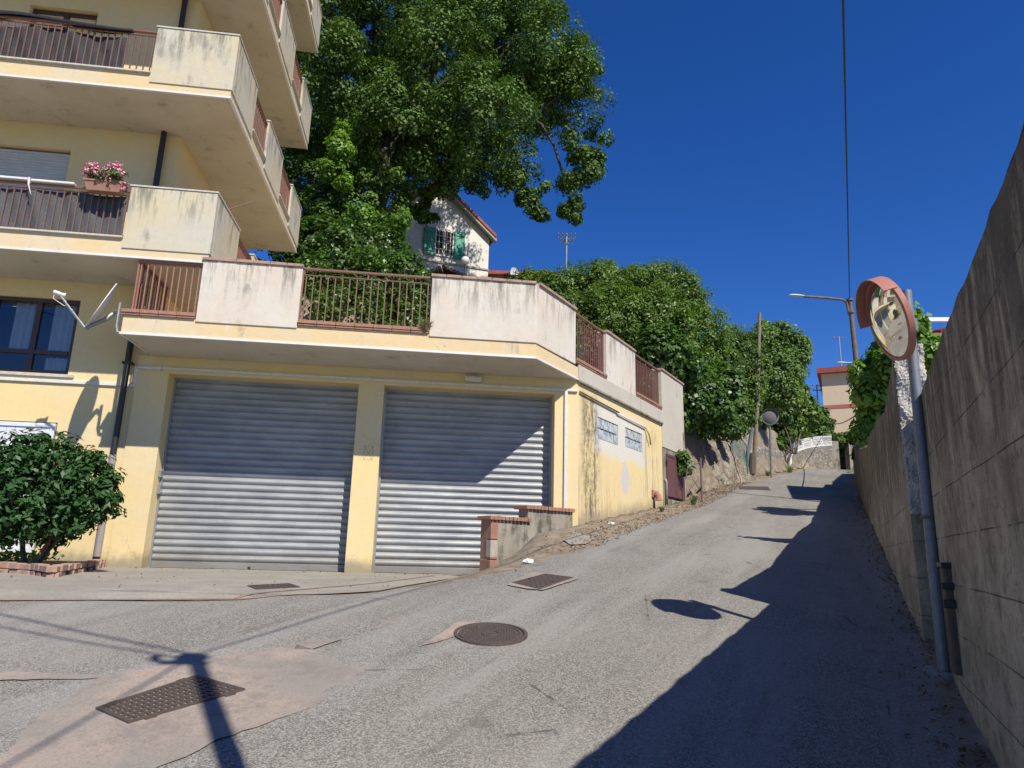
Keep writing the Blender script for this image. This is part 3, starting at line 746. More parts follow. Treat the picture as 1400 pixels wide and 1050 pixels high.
for li, z0 in enumerate(LV):
    s_ = MB(); poly = [(-9.8,11),(-3.66,11),(-3.66,17.5),(-4.92,17.5),(-4.92,VW+.02),(-9.8,VW+.02)]
    s_.prism(poly, z0, z0+.22, L)
    # upstand under the railings
    s_.prism([(-9.8,11.004),(-4.95,11.004),(-4.95,11.12),(-9.8,11.12)], z0+.22, z0+.31, L)
    for a, b in ((12.4,13.5),(15.02,16.2)): s_.box(SRR, a, b, .004, .12, z0+.22, z0+.31)
    bal = s_.build('balcony', M['fascia'], apt)
    so_ = MB(); so_.prism([(-9.8,11.03),(-3.69,11.03),(-3.69,17.47),(-4.89,17.47),(-4.89,VW-.003),(-9.8,VW-.003)], z0-.006, z0-.002, L)
    so_.build('soffit', M['soffit'], bal)
    d_ = MB(); d_.box(FRR, -9.8, -3.645, -.015, .03, z0-.012, z0+.022); d_.box(SRR, 11.03, 17.5, -.015, .03, z0-.012, z0+.022); d_.build('drip_edge', M['white'], bal)
    p_ = MB(); zb, zt = z0+.145, z0+1.22
    p_.box(FRR, -4.99, -3.64, -.02, .10, zb, zt); p_.box(SRR, 11.10, 12.42, -.02, .10, zb, zt)
    par = p_.build('parapet', M['panel_up'], bal, bevel=.006)
    for a, b in ((13.52,15.0),(16.2,17.5)):
        MB().box(SRR, a, b, -.02, .10, zb, zt).build('parapet', M['panel_up'], bal, bevel=.006)
    MB().box(SRR, 17.40, 17.5, .10, 1.24, zb, zt).build('parapet', M['panel_up'], bal)
    c_ = MB(); c_.box(FRR, -5.01, -3.625, -.035, .115, zt, zt+.028); c_.box(SRR, 11.115, 12.44, -.035, .115, zt, zt+.028)
    for a, b in ((13.50,15.02),(16.18,17.52)): c_.box(SRR, a, b, -.035, .115, zt, zt+.028)
    c_.parts('parapet_cap', M['stonecap'], bal, bevel=.003)
    c_ = MB(); c_.box(FRR, -9.8, -4.995, -.045, .13, z0+.31, z0+.34)
    for a, b in ((12.42,13.52),(15.0,16.2)): c_.box(SRR, a, b, -.045, .13, z0+.31, z0+.34)
    c_.parts('rail_sill', M['stonecap'], bal, bevel=.003)
    r_ = MB(); rail_members(r_, FRR, -9.8, -4.99, .04, z0+1.16, .055, z0+.375, z0+1.08)
    rr = r_.build('railing', M['brown'], apt); balusters(rr, FRR, -9.8 if li < 2 else -5.6, -4.99, .04, z0+.36, z0+1.08, .107, M['brown'], .018)
    for a, b in ((12.42,13.52),(15.0,16.2)):
        r_ = MB(); rail_members(r_, SRR, a, b, .04, z0+1.16, .055, z0+.375, z0+1.08); rr = r_.build('railing', M['brown'], apt)
        balusters(rr, SRR, a, b, .04, z0+.36, z0+1.08, .107, M['brown'], .018)
# downspout
u_ = -5.16; v_ = VW-.10
dp = MB(); dp.tube([L(u_,v_,1.3), L(u_,v_,17.1)], .05, 12); dpo = dp.build('downspout', M['black'], apt, smooth='angle')
MB().tube([L(u_,v_,-.32), L(u_,v_,1.32)], .056, 12).build('lower_pipe', M['greypipe'], dpo, smooth='angle')
mb = MB()
for z in (2.9, 5.15, 8.2, 11.2, .6): mb.box(lambda a,b,c: L(u_+a, v_+b, z+c), -.075, .075, -.055, .1, -.02, .02)
mb.parts('pipe_clamp', M['black'], dpo)
# conduit along the wall
mb = MB(); mb.box(FW, -9.9, -5.02, -.04, -.002, 2.50, 2.56); mb.box(FW, -5.06, -5.0, -.045, -.002, 2.56, 2.86); mb.box(FW, -5.0,-4.62,-.075,-.035,2.82,2.87)
mb.build('conduit', M['conduit'], apt, bevel=.008)
# drying rack and thin rod on the side of level one
rk = thing('drying_rack', L(-4.88, 13.3, 6.5), 'small black metal drying rack fixed above the level one balcony corner', 'rack')
mb = MB()
for v0 in (12.9, 13.35): 
    mb.tube([L(-4.9,v0,6.42), L(-4.25,v0,6.32)], .012, 6); mb.tube([L(-4.9,v0,6.1), L(-4.6,v0,6.36)], .009, 6)
for k in range(6): mb.tube([L(-4.85+k*.12,12.85,6.415-k*.018), L(-4.85+k*.12,13.4,6.415-k*.018)], .006, 5)
mb.tube([L(-4.9,12.9,6.3), L(-4.9,12.9,6.55)], .015, 6)
mb.build('frame', M['black'], rk)
mb = MB(); a_ = P(313, 286, 12.4); b_ = P(347, 275, 12.9); mb.tube([a_ - (b_-a_)*.25, b_], .011, 6)
tag(mb.build('metal_rod', M['rust'], None), 'thin rusty rod sticking out over the level one parapet', 'rod')
# shade cloths behind the railings
def cloth(name, a0, a1, z0, z1, mat, label, seed, sag=.0):
    rnd = random.Random(seed); ph = [rnd.uniform(0, 6) for _ in range(6)]
    def fn(s_, t_):
        a = a0+(a1-a0)*s_
        top = z1 - sag*abs(sin(s_*7+ph[0])) * (1 if t_ > .5 else 0)
        return L(a, 11.075 + .018*sin(a*9+ph[1]+t_*2) + .012*sin(a*23+ph[2]+t_*5), z0+(top-z0)*t_)
    o = MB().grid(90, 14, fn).build(name, mat, None, label, 'shade cloth', 'dark cloths tied behind the balcony railings', smooth=True)
    md = o.modifiers.new('thick', 'SOLIDIFY'); md.thickness = .004; return o
cloth('shade_cloth', -9.6, -5.48, 7.35+.36, 7.35+1.07, M['fabric'], 'dark cloth behind the railing of the upper balcony, left', 3, .08)
cloth('shade_cloth', -9.6, -5.06, 4.33+.36, 4.33+1.07, M['fabric2'], 'blue grey net behind the railing of the balcony with the flowers', 5, .02)
def drape(s_, t_):
    a = -9.2 + 3.8*s_; w_ = sin(pi*min(1, s_*1.05))**.35 if s_ < .95 else .3
    ang = (t_-.5)*pi*1.3
    return L(a, 11.02 + .075*sin(ang)*(.7+.3*sin(a*4)), 8.51 + .05*cos(ang)*w_ - .05*abs(t_-.5)*(1+sin(a*3)) - .035*sin(s_*9))
o = MB().grid(70, 10, drape).build('plastic_sheet', M['blackcloth'], None, 'black sheet rolled over the top rail of the upper balcony', 'sheet', smooth=True)
mb = MB(); mb.box(lambda a,b,c: L(a, 11.0+b, 5.46+c+.0*a), -7.2, -6.55, -.055, .055, .035, .075); mb.box(lambda a,b,c: L(a, 11.0+b, 5.45+c), -6.5, -5.85, -.05, .05, .035, .075)
tag(mb.build('white_board', M['white'], None, bevel=.01), 'white boards lying along the top rail beside the flower box', 'board')
mb = MB(); mb.tube([L(-6.52,10.94,5.53), L(-6.50,10.93,5.40), L(-6.45,10.95,5.25)], [.02,.012,.004], 5)
tag(mb.build('white_ribbon', M['white'], None), 'short white ribbon hanging from the balcony top rail', 'ribbon')
# flower box
fb = thing('flower_box', L(-5.33, 10.86, 5.36), 'terracotta flower box with pink geraniums hooked on the balcony railing', 'flower box')
mb = MB(); F_ = lambda a, b, c: L(-5.33+a, 10.87+b, 5.34+c)
mb.hexa([F_(-.25,-.06,0),F_(.25,-.06,0),F_(.25,.07,0),F_(-.25,.07,0),F_(-.3,-.09,.17),F_(.3,-.09,.17),F_(.3,.09,.17),F_(-.3,.09,.17)]); mb.box(F_, -.31,.31,-.10,.10,.15,.18)
mb.build('trough', M['terracotta'], fb, bevel=.006)
bl = [(F_(-.18+.09*k, -.02+.04*random.uniform(-1,1), .26+.06*random.random()), .13) for k in range(5)]
pos, nrm = clumps(bl, 900, .06, 14, .2); leaf_mesh('foliage', pos, nrm, .045, M['weed'], fb, .8)
bl = [(F_(x, -.06, z), .075) for x, z in ((-.27,.28),(-.2,.42),(-.14,.30),(-.05,.34),(.04,.36),(.10,.44),(.18,.40),(.22,.33),(.02,.22),(.29,.12),(-.26,.38))]
pos, nrm = clumps(bl, 1500, .035, 18, .3); leaf_mesh('blossom', pos, nrm, .03, M['pink'], fb, .9)

# ================================================================= GARAGE BUILDING
gar = thing('garage_building', L(-1, 12.33, -.5), 'yellow two door garage with a walled roof terrace on the corner', 'garage')
VG = 12.33; GF = lambda a, d, z: L(a, VG+d, z)
D1 = (-4.49, -1.255, -.6, 2.77); D2 = (-.81, 2.295, -.6, 2.77); RC = .36
mb = MB(); kc = (VG-11)/.794; uc = 1.72+.609*kc
wall_holes(mb, GF, -5.02, uc, -.7, 3.07, [D1, D2], RC, back=False)
mb.build('front_wall', M['yellow'], gar, recalc=False)
mb = MB()
gb = [(2.56,3.62,2.10,2.53),(4.02,5.06,2.14,2.56)]
wall_holes(mb, lambda a, d, z: SP(a, -d, z), kc, 6.43, -.7, 3.07, gb, .07, back=False); mb.build('side_wall', M['yellow_side'], gar, recalc=False)
# inside faces so the garage is a closed volume
mb = MB(); mb.quad(L(-5.02,VG+.002,-.7),L(-5.02,17.4,-.7),L(-5.02,17.4,3.07),L(-5.02,VG+.002,3.07)); q = SP(8.2,0,0); qi = inv(q)
mb.quad(L(-5.02,17.4,-.7),L(qi[0],17.4,-.7),L(qi[0],17.4,3.07),L(-5.02,17.4,3.07)); mb.build('back_wall', M['roughrender'], gar)
for (a, b, c, d) in gb:
    m_ = MB(); m_.box(lambda x, y, z: SP(x, -y, z), a, b, .06, .09, c, d); fr = m_.build('window', M['mortar'], gar)
    m_ = MB(); n = 5
    for i in range(n):
        for j in range(2):
            x0 = a+(b-a)*i/n; x1 = a+(b-a)*(i+1)/n; z0 = c+(d-c)*j/2; z1 = c+(d-c)*(j+1)/2; g_ = .013
            m_.box(lambda x, y, z: SP(x, -y, z), x0+g_, x1-g_, .012, .06, z0+g_, z1-g_)
    m_.build('glass_block', M['glassblock'], fr, bevel=.012)
# roller shutters
def rshut(a, b, label):
    mb = MB(); z = -.495 + .115; pitch = .1195; prof = []; y0 = RC-.01
    while z < 2.80:
        for t_ in np.linspace(0, 1, 7): prof.append((y0 - .030*sin(pi*t_)**.8, z + .008 + (pitch-.020)*t_))
        prof.append((y0+.004, z+pitch-.006)); z += pitch
    for p, q in zip(prof, prof[1:]): mb.quad(GF(a,p[0],p[1]), GF(b,p[0],p[1]), GF(b,q[0],q[1]), GF(a,q[0],q[1]))
    o = mb.build('roller_shutter', M['shutter'], gar, label=label, smooth=True, recalc=False); o.data.set_sharp_from_angle(angle=radians(50))
    MB().box(GF, a, b, y0-.035, y0+.01, -.485, -.375).build('bottom_rail', M['shutter'], o, bevel=.004)
    m_ = MB()
    for x in (a, b-.035): m_.box(GF, x, x+.035, RC-.07, RC+.005, -.5, 2.78)
    m_.parts('guide_channel', M['alu'], o)
    return o
s1 = rshut(D1[0], D1[1], 'left galvanised roller shutter'); s2 = rshut(D2[0], D2[1], 'right galvanised roller shutter')
mb = MB(); mb.box(GF, (D1[0]+D1[1])/2-.02, (D1[0]+D1[1])/2+.02, RC-.065, RC-.04, -.5, -.44); mb.build('latch', M['black'], s1)
mb = MB(); mb.box(lambda a,d,z: L(D1[0]-.001+a, VG+d, z), 0, .04, .16, .28, 1.0, 1.12); mb.box(lambda a,d,z: L(D1[0]+a, VG+d, z), 0, .05, .20, .32, .72, .90)
mb.parts('lock_box', M['alu'], gar, bevel=.006)
# slab
z0 = 3.07
mb = MB(); e1 = inv(SP(8.2,0,0)); mb.prism([(-4.8,11),(1.72,11),(e1[0],e1[1]),(e1[0]-1,17.5),(-4.86,17.5)], z0, z0+.23, L)
mb.prism([(-4.8,11.003),(1.721,11.003),(1.62,11.16),(-4.8,11.16)], z0+.23, z0+.30, L)
slab = mb.build('terrace_slab', M['fascia'], gar)
MB().prism([(-4.77,11.03),(1.70,11.03),(inv(SP(kc,-.03,0))[0],VG-.003),(-4.77,VG-.003)], z0-.006, z0-.002, L).build('soffit', M['soffit'], slab)
mb = MB(); mb.box(GF, -4.815, 1.715, -1.345, -1.30, z0-.014, z0+.022); mb.box(lambda a,b,z: SP(a, b, z), 0, kc, -.03, .014, z0-.014, z0+.022); mb.box(GF,-4.815,-4.785,-1.30,0,z0-.014,z0+.022)
mb.build('drip_edge', M['white'], slab)
# grey band and ledge along the side
mb = MB(); mb.box(lambda a,b,z: SP(a,b,z), kc-.05, 6.43, .0, .03, z0-.02, z0+.28); mb.build('side_band', M['roughrender' if False else 'tallwall'], slab)
mb = MB(); mb.box(lambda a,b,z: SP(a,b,z), kc-.03, 6.44, .0, .055, z0-.055, z0-.02); mb.build('ledge', M['roughrender'], slab)
# parapets
zb, zt = 3.325, 4.365
TF = lambda a, b, z: L(a, 11+b, z)
MB().box(TF, -3.72, -2.165, -.02, .16, zb, zt).build('parapet', M['panel'], gar, bevel=.007)
mb = MB(); pl = [(-.06,-.02+11),(1.715,10.98),inv(SP(1.49,.022,0))[:2],inv(SP(1.49,-.16,0))[:2],(1.63,11.16),(-.06,11.16)]; mb.prism(pl, zb, zt, L); mb.build('parapet', M['panel'], gar, bevel=.007)
SF = lambda a, b, z: SP(a, -b, z)
MB().box(SF, 2.97, 4.63, -.022, .16, zb, zt).build('parapet', M['panel'], gar, bevel=.007)
mb = MB(); mb.box(SF, 6.43, 8.22, -.03, .2, 2.46, zt+.01); mb.build('end_wall', M['tallwall'], gar, bevel=.007)
mb = MB(); mb.box(SF, 6.43, 8.22, -.012, .2, .55, 2.46); mb.build('end_wall_base', M['roughrender'], gar)
# clay caps: individual tiles
def caps(F, a0, a1, b0, b1, z, step=.245, parent=gar):
    mb = MB(); n = max(1, round((a1-a0)/step)); st = (a1-a0)/n
    for i in range(n):
        j = random.uniform(-.004, .004); mb.box(F, a0+i*st+.005, a0+(i+1)*st-.005, b0+j, b1+j, z, z+.048+random.uniform(-.003,.003))
    m2 = MB(); m2.box(F, a0+.004, a1-.004, b0+.02, b1-.02, z-.004, z+.03)
    o = mb.build('tile_cap', M['tilecap'], parent, bevel=.005); m2.build('cap_mortar', M['mortar'], o)
    return o
caps(TF, -3.74, -2.15, -.05, .19, zt); caps(TF, -.08, 1.70, -.05, .19, zt); caps(SF, 0.03, 1.50, -.052, .19, zt); caps(SF, 2.95, 4.65, -.052, .19, zt); caps(SF, 6.40, 8.26, -.06, .23, zt+.01)
def sills(F, a0, a1, b0, b1, z, step=.28):
    mb = MB(); n = max(1, round((a1-a0)/step)); st = (a1-a0)/n
    for i in range(n): mb.box(F, a0+i*st+.004, a0+(i+1)*st-.004, b0+random.uniform(-.003,.003), b1, z, z+.055); mb.box(F, a0+i*st+.002, a0+(i+1)*st-.006, b0+.015, b1, z-.034, z-.001)
    mb.build('brick_sill', M['terracotta'], gar, bevel=.004)
sills(TF, -4.83, -3.73, -.05, .16, 3.405); sills(TF, -2.16, -.065, -.05, .16, 3.405); sills(SF, 1.50, 2.96, -.05, .16, 3.40); sills(SF, 4.64, 6.42, -.05, .16, 3.40)
def railing(F, a0, a1, b, step, mat, z_low=3.49, z_sec=4.27, z_top=4.385, sz=.018):
    mb = MB(); rail_members(mb, F, a0, a1, b, z_top, .055, z_low, z_sec); 
    for a in (a0+.02, (a0+a1)/2, a1-.02): mb.box(F, a-.012, a+.012, b-.012, b+.012, z_sec, z_top-.03)
    r = mb.build('railing', mat, gar); balusters(r, F, a0, a1, b, z_low-.03, z_sec, step, mat, sz); return r
railing(TF, -4.72, -3.73, .06, .099, M['pinkbrown'], z_top=4.31, z_sec=4.28)
railing(TF, -2.165, -.06, .06, .1165, M['brown']); railing(SF, 1.50, 2.97, .06, .098, M['brown']); railing(SF, 4.64, 6.42, .06, .098, M['brown'])
railing(lambda a, b, z: L(-4.72+b, a, z), 11.1, 12.3, .0, .12, M['brown'], z_top=4.31, z_sec=4.28)
# conduits, lamp box, white pipe on the corner
mb = MB(); mb.box(GF, -4.62, uc-.02, -.045, -.003, 2.83, 2.875); mb.box(GF, 2.47, 2.53, -.045, -.003, .3, 2.83); mb.box(GF, -4.66, -4.62, -.047, -.001, 2.80, 2.90)
mb.build('conduit', M['conduit'], gar, bevel=.008)
mb = MB(); mb.tube([SP(kc, .03, 2.84), SP(3.6,.03,2.79)], .018, 6); mb.build('dark_conduit', M['rustpipe'], gar, smooth=True)
mb = MB(); mb.tube([SP(3.5, .03, 2.76), SP(5.25,.03,2.72)], .016, 6); mb.build('white_conduit', M['conduit'], gar, smooth=True)
mb = MB(); mb.tube([SP(5.25,.03,2.70), SP(5.3,.07,2.62), SP(5.42,.06,2.5), SP(5.5,.04,2.38)], .018, 6); mb.build('loose_cable', M['yellowstrap'], gar, smooth=True)
mb = MB(); mb.box(GF, .62, .92, -.10, -.002, 2.91, 3.0); mb.build('lamp_box', M['conduit'], gar, bevel=.01)
# terracotta vent stub
mb = MB(); c_ = SP(5.72, .0, 1.28); d_ = (SP(0,1,0)-SP(0,0,0)); mb.tube([c_, c_+d_*.09, c_+d_*.13+Vector((0,0,-.05)), c_+d_*.13+Vector((0,0,-.16))], [.07,.075,.07,.08], 10); mb.box(SF, 5.62, 5.82, -.04, .0, 1.2, 1.36)
mb.build('vent_stub', M['terracotta'], gar, smooth='angle')
# crossed square scratched on the pillar between the doors
mb = MB(); xa, xb, za, zb_ = -1.08, -.93, 1.42, 1.66
for p, q in (((xa,za),(xb,za)),((xb,za),(xb,zb_)),((xb,zb_),(xa,zb_)),((xa,zb_),(xa,za)),((xa,za),(xb,zb_)),((xb,za),(xa,zb_))): mb.tube([L(p[0],VG-.001,p[1]), L(q[0],VG-.001,q[1])], .0035, 4)
mb.build('scratched_mark', M['mortar'], gar)
# maroon cabinet doors in the end wall
mb = MB()
for a, b in ((6.66,7.35),(7.36,8.05)): mb.box(SF, a, b, -.045, -.013, 1.30, 2.33 if a < 7 else 2.33)
cab = mb.build('cabinet_door', M['maroon'], gar, bevel=.005)
mb = MB()
for a, b in ((6.66,7.35),(7.36,8.05)):
    for q in ((a,b,1.30,1.36),(a,b,2.27,2.33),(a,a+.06,1.36,2.27),(b-.06,b,1.36,2.27)): mb.box(SF, q[0], q[1], -.058, -.046, q[2], q[3])
mb.build('door_rim', M['maroon'], cab)
mb = MB(); 
for z in (1.5,2.1): mb.tube([SP(6.65,.05,z-.05), SP(6.65,.05,z+.05)], .015, 6)
mb.build('hinge', M['black'], cab)
mb = MB(); mb.tube([SP(6.55,.05,1.10), SP(6.55,.05,1.62), SP(6.52,.03,1.70)], .035, 8); mb.build('vent_pipe', M['greypipe'], gar, smooth=True)

# ---- low stepped wall with brick caps
pA = Vector((-.27, 11.25)); pB = Vector((1.14, 12.50)); wd_ = (pB-pA).normalized(); wn = Vector((-wd_.y, wd_.x))
LWF = lambda a, b, z: Vector((pA.x+wd_.x*a+wn.x*b, pA.y+wd_.y*a+wn.y*b, z)); LL = (pB-pA).length
lw = thing('low_wall', LWF(0,0,-.5), 'low stepped wall with brick caps beside the right garage door', 'low wall')
mb = MB(); mb.box(LWF, .14, .80, 0, .24, -.7, .42); mb.box(LWF, .80, LL, 0, .24, -.7, .63); mb.build('wall', M['roughrender'], lw, bevel=.01)
mb = MB()
for k in range(3): mb.box(LWF, -.005+.004*(k%2), .14, -.01, .25, -.7+.0*k if k == 0 else -.5+.31*k, -.5+.31*(k+1)-.012 if k < 2 else .42)
mb.build('brick_pier', M['terracotta'], lw, bevel=.008)
MB().box(LWF, -.009, .143, -.014, .1, -.16, .10).build('white_patch', M['mortar'], lw, bevel=.004)
for a0, a1, z in ((-.06,.84,.42),(.72,LL+.02,.63)):
    mb = MB(); n = round((a1-a0)/.085); st = (a1-a0)/n
    for i in range(n): j = random.uniform(-.006,.006); mb.box(LWF, a0+i*st+.005, a0+(i+1)*st-.005, -.05+j, .29+j, z, z+.062+random.uniform(-.004,.004))
    mb.build('brick_cap', M['terracotta'], lw, bevel=.005)

# ---- satellite dish
c_ = L(-5.14, 11.12, 3.50); n_ = (FU*-.88 + FV*-.52 + Vector((0,0,.42))).normalized()
ds = thing('satellite_dish', L(-4.83, 11.1, 3.12), 'grey satellite dish with feed arm at the left end of the terrace slab', 'satellite dish')
up = (Vector((0,0,1)) - n_*n_.z).normalized(); sd_ = up.cross(n_)
mb = MB()
for dz in (0, -.012):
    base = len(mb.v); 
    for i in range(0, 9):
        r = .40*i/8
        for k in range(36):
            t_ = 2*pi*k/36; mb.v.append(c_ + up*(r*1.06*cos(t_)) + sd_*(r*sin(t_)) + n_*(.075*(i/8)**2 + dz))
    for i in range(8):
        for k in range(36): k2 = (k+1) % 36; mb.f.append((base+i*36+k, base+(i+1)*36+k, base+(i+1)*36+k2, base+i*36+k2))
b0 = 8*36; b1 = 9*36+8*36
for k in range(36): k2 = (k+1) % 36; mb.f.append((b0+k, b1+k, b1+k2, b0+k2))
mb.build('reflector', M['white'], ds, smooth='angle')
bot = c_ - up*.44 + n_*.06; feed = L(-5.72, 10.86, 3.60)
mb = MB(); mb.tube([bot - n_*.05, bot + (feed-bot)*.05, feed], [.022,.02,.016], 8)
for k in (.15, .5, .75): q = bot.lerp(feed, k); mb.tube([q, q+(feed-bot)*.03], .024, 8)
arm = mb.build('feed_arm', M['alu'], ds, smooth='angle')
mb = MB(); dd = (c_-feed).normalized(); mb.tube([feed - dd*.07, feed + dd*.0, feed + dd*.04, feed+dd*.09], [.035,.035,.025,.042], 10)
mb.tube([feed-dd*.05, feed-dd*.06+Vector((0,0,-.1)), bot.lerp(feed,.75)+Vector((0,0,-.06)), bot.lerp(feed,.7)], .006, 5); mb.build('receiver', M['white'], ds, smooth='angle')
mb = MB(); mb.tube([bot, c_-up*.15-n_*.10, c_-n_*.13+Vector((0,0,-.02))], [.03,.035,.035], 8); mb.tube([c_-n_*.13, L(-4.93,11.12,3.46)], .03, 8)
mb.tube([L(-4.93,11.12,3.60), L(-4.93,11.12,3.22), L(-4.90,11.12,3.12), L(-4.79,11.12,3.09)], .024, 8); mb.build('bracket', M['alu'], ds, smooth='angle')

# ---- planter and laurel
pt = thing('brick_planter', L(-6.3, 10.4, -.5), 'low curved brick edging of the planting bed under the laurel', 'planter')
path = [inv(G(*q))[:2] for q in ((152,769),(140,775),(122,780),(98,784),(70,790),(48,786),(0,783),(-60,784),(-160,786))]
def along(path, st):
    o = []; 
    for a, b in zip(path, path[1:]):
        a = Vector(a); b = Vector(b); k = max(1, round((b-a).length/st)); o += [(a.lerp(b, (i+.5)/k), (b-a).normalized()) for i in range(k)]
    return o
mb = MB()
for row in range(2):
    for p, d in along(path, .20 if row else .23):
        n2 = Vector((-d.y, d.x)); j = random.uniform(-.015,.015); h0 = -.52+row*.085; hh = .075+random.uniform(-.008,.008)
        Fb = lambda a, b, z: L(p.x+d.x*a+n2.x*b, p.y+d.y*a+n2.y*b, z)
        if random.random() < .93: mb.box(Fb, -.09, .09, -.06+j, .06+j, h0, h0+hh)
mb.build('brick', M['tilecap'], pt, bevel=.008)
mb = MB(); mb.prism([(x+.02, y+.02) for x, y in path]+[(-9.5,12.3),(-5.3,12.3)], -.55, -.40, L); mb.build('soil', M['soil'], pt)
lb = P(40, 762, 9.6); lb.z = -.46
bl = BL([(60,668,56,0),(15,668,60,0),(110,668,44,-.1),(140,678,22,-.1),(75,630,34,.1),(30,632,36,.1),(120,650,30,0),(95,700,30,-.2),(50,700,38,-.3),(5,705,36,-.2),(128,700,16,-.1),(-40,675,60,.2),(-90,690,55,.3),(60,722,24,0),(25,722,22,0),(100,716,20,.2),(0,718,26,.2),(80,730,12,.3),(52,606,12,.1),(100,618,11,0),(148,660,12,-.1),(18,606,11,.2),(152,700,10,0),(128,632,12,.1),(-20,620,20,.3)], 9.6)
lr = bush('laurel_shrub', lb, bl, 17000, .10, M['laurel'], 'rounded dark glossy laurel shrub in the brick bed against the yellow wall', 'shrub', .12, 14, aspect=.42, shell=.5, stem=False)
mb = MB()
for a, b in ((-.05,-.3),(.0,.25),(.03,.5)): branch(mb, lb+Vector((a*.6,0,-.1)), lb+Vector((b,.1,.75)), .04, .02, .12, 6, 7)
mb.build('stem', M['bark'], lr, smooth=True)
pos = np.array([tuple(L(random.uniform(-9,-5.5), random.uniform(10.1,12.0), -.38+random.uniform(0,.12))) for _ in range(1500)]); nrm = RNG.normal(size=(1500,3))+[0,0,1]
leaf_mesh('ground_cover', pos, nrm, .07, M['ivy'], None, .7, kind='stuff', label='low green cover growing in the brick bed', cat='ground cover')

# ================================================================= RIGHT CONCRETE WALL
WD = Vector((9.925, 21.0)).normalized(); WN = Vector((WD.y, -WD.x)); W0 = Vector((3.023, 5.0))
WF = lambda a, b, z: Vector((W0.x+WD.x*a+WN.x*b, W0.y+WD.y*a+WN.y*b, z))
def gz(a): p = WF(a, -.2, 0); return H(p.x, p.y)
def cwall(name, segs, off, th, label, zlo=-1.2):
    """segs: (a, z_top) polyline along the wall; slightly uneven face and top"""
    mb = MB(); A0, A1 = segs[0][0], segs[-1][0]; n = int((A1-A0)/.12); m = 16
    rnd = [random.uniform(-1, 1) for _ in range(n+1)]
    def top(a): return lerp(segs, a)
    def F(i, j, side):
        a = A0+(A1-A0)*i/n; zb = gz(a)+zlo; z = zb + (top(a)+rnd[i]*.012-zb)*j/m
        w_ = .004*sin(a*2.3+z*1.1)+.002*sin(a*7.1-z*5)
        return WF(a, off + (th if side else 0) + w_, z)
    for side in (0, 1):
        b = len(mb.v)
        for i in range(n+1):
            for j in range(m+1): mb.v.append(F(i, j, side))
        for i in range(n):
            for j in range(m): o = b+i*(m+1)+j; mb.f.append((o, o+m+1, o+m+2, o+1))
    N = (n+1)*(m+1)
    for i in range(n): o = i*(m+1)+m; mb.f.append((o, o+m+1, o+m+1+N, o+N))
    for i in (0, n):
        for j in range(m): o = i*(m+1)+j; mb.f.append((o, o+1, o+1+N, o+N))
    return tag(mb.build(name, M['wallconc'], None, smooth='angle'), label, 'wall')
cwall('concrete_wall', [(-9.0,1.40),(-3.44,1.315),(.76,1.16)], 0, .24, 'near stretch of dark board marked concrete wall behind the mirror pole')
cwall('concrete_wall', [(.80,1.79),(.98,1.78),(1.05,1.66),(1.8,1.63),(2.8,1.57),(4.5,1.74),(6.5,1.92),(8.3,1.95),(12.5,2.5),(15.9,2.9),(16.1,3.15),(21.5,3.75)], -.085, .22, 'far stretch of concrete wall rising up the lane beyond the mirror')
mb = MB()
mb.grid(20, 110, lambda s_, t_: WF(.785 - .013*random.random()*(0 < s_ < 1) - .007*sin(s_*9+t_*31), -.088+.225*s_ + (.006*random.uniform(-1,1)), .35+1.43*t_))
tag(mb.build('broken_wall_end', M['roughend'], None, recalc=False), 'pale rough broken concrete end between the two wall stretches', 'concrete')
# flush rusty pipe box set against the wall
F_ = lambda a, b, z: WF(-.52+a, b, gz(-.52)+z)
bx = thing('pipe_cover', F_(0,0,0), 'narrow brown stained pipe cover fixed low on the near wall', 'pipe cover')
mb = MB(); mb.box(F_, -.10, .09, -.05, .02, .16, .80); mb.build('channel', M['rustpipe'], bx, bevel=.02)
mb = MB(); mb.box(F_, -.12, .11, -.06, .01, .79, .82); mb.box(F_, -.16, -.13, -.07, .01, .55, .60); mb.box(F_, -.16, -.13, -.07, .01, .66, .7); mb.parts('bracket', M['black'], bx, bevel=.004)

# ---- traffic mirror
mbse = P(1291, 922, 5.0); mbse.z = H(mbse.x, mbse.y)+.03
mr = thing('traffic_mirror', mbse, 'large round traffic mirror with orange visor on the near grey pole', 'traffic mirror')
top_ = P(1239, 398, 5.06)
mb = MB(); mb.tube([mbse-Vector((0,0,.1)), mbse.lerp(top_, .5), top_], .038, 16); po = mb.build('pole', M['galv'], mr, smooth='angle')
q = mbse.lerp(top_, .37); dp_ = (top_-mbse).normalized(); mb = MB(); mb.tube([q-dp_*.012, q+dp_*.012], .052, 14); mb.build('clamp', M['rust'], po, smooth='angle')
mb = MB(); q2 = q + Vector((.055,-.03,0)); mb.tube([q2, q2-dp_*.12, q2-dp_*.26], [.012,.02,.012], 5); mb.build('strap', M['yellowstrap'], po)
mc = P(1214, 437, 4.92); n_ = Vector((-.93, .15, -.27)).normalized(); up = (Vector((0,0,1)) - n_*n_.z).normalized(); sd_ = up.cross(n_); RM = .30
mb = MB(); nr = 14; ns = 64
for i in range(nr+1):
    r = RM*i/nr
    for k in range(ns): t_ = 2*pi*k/ns; mb.v.append(mc + up*(r*cos(t_)) + sd_*(r*sin(t_)) + n_*(.085*(1-(i/nr)**2)))
for i in range(nr):
    for k in range(ns): k2 = (k+1) % ns; mb.f.append((i*ns+k, (i+1)*ns+k, (i+1)*ns+k2, i*ns+k2))
mb.build('mirror_face', M['mirror'], mr, smooth=True)
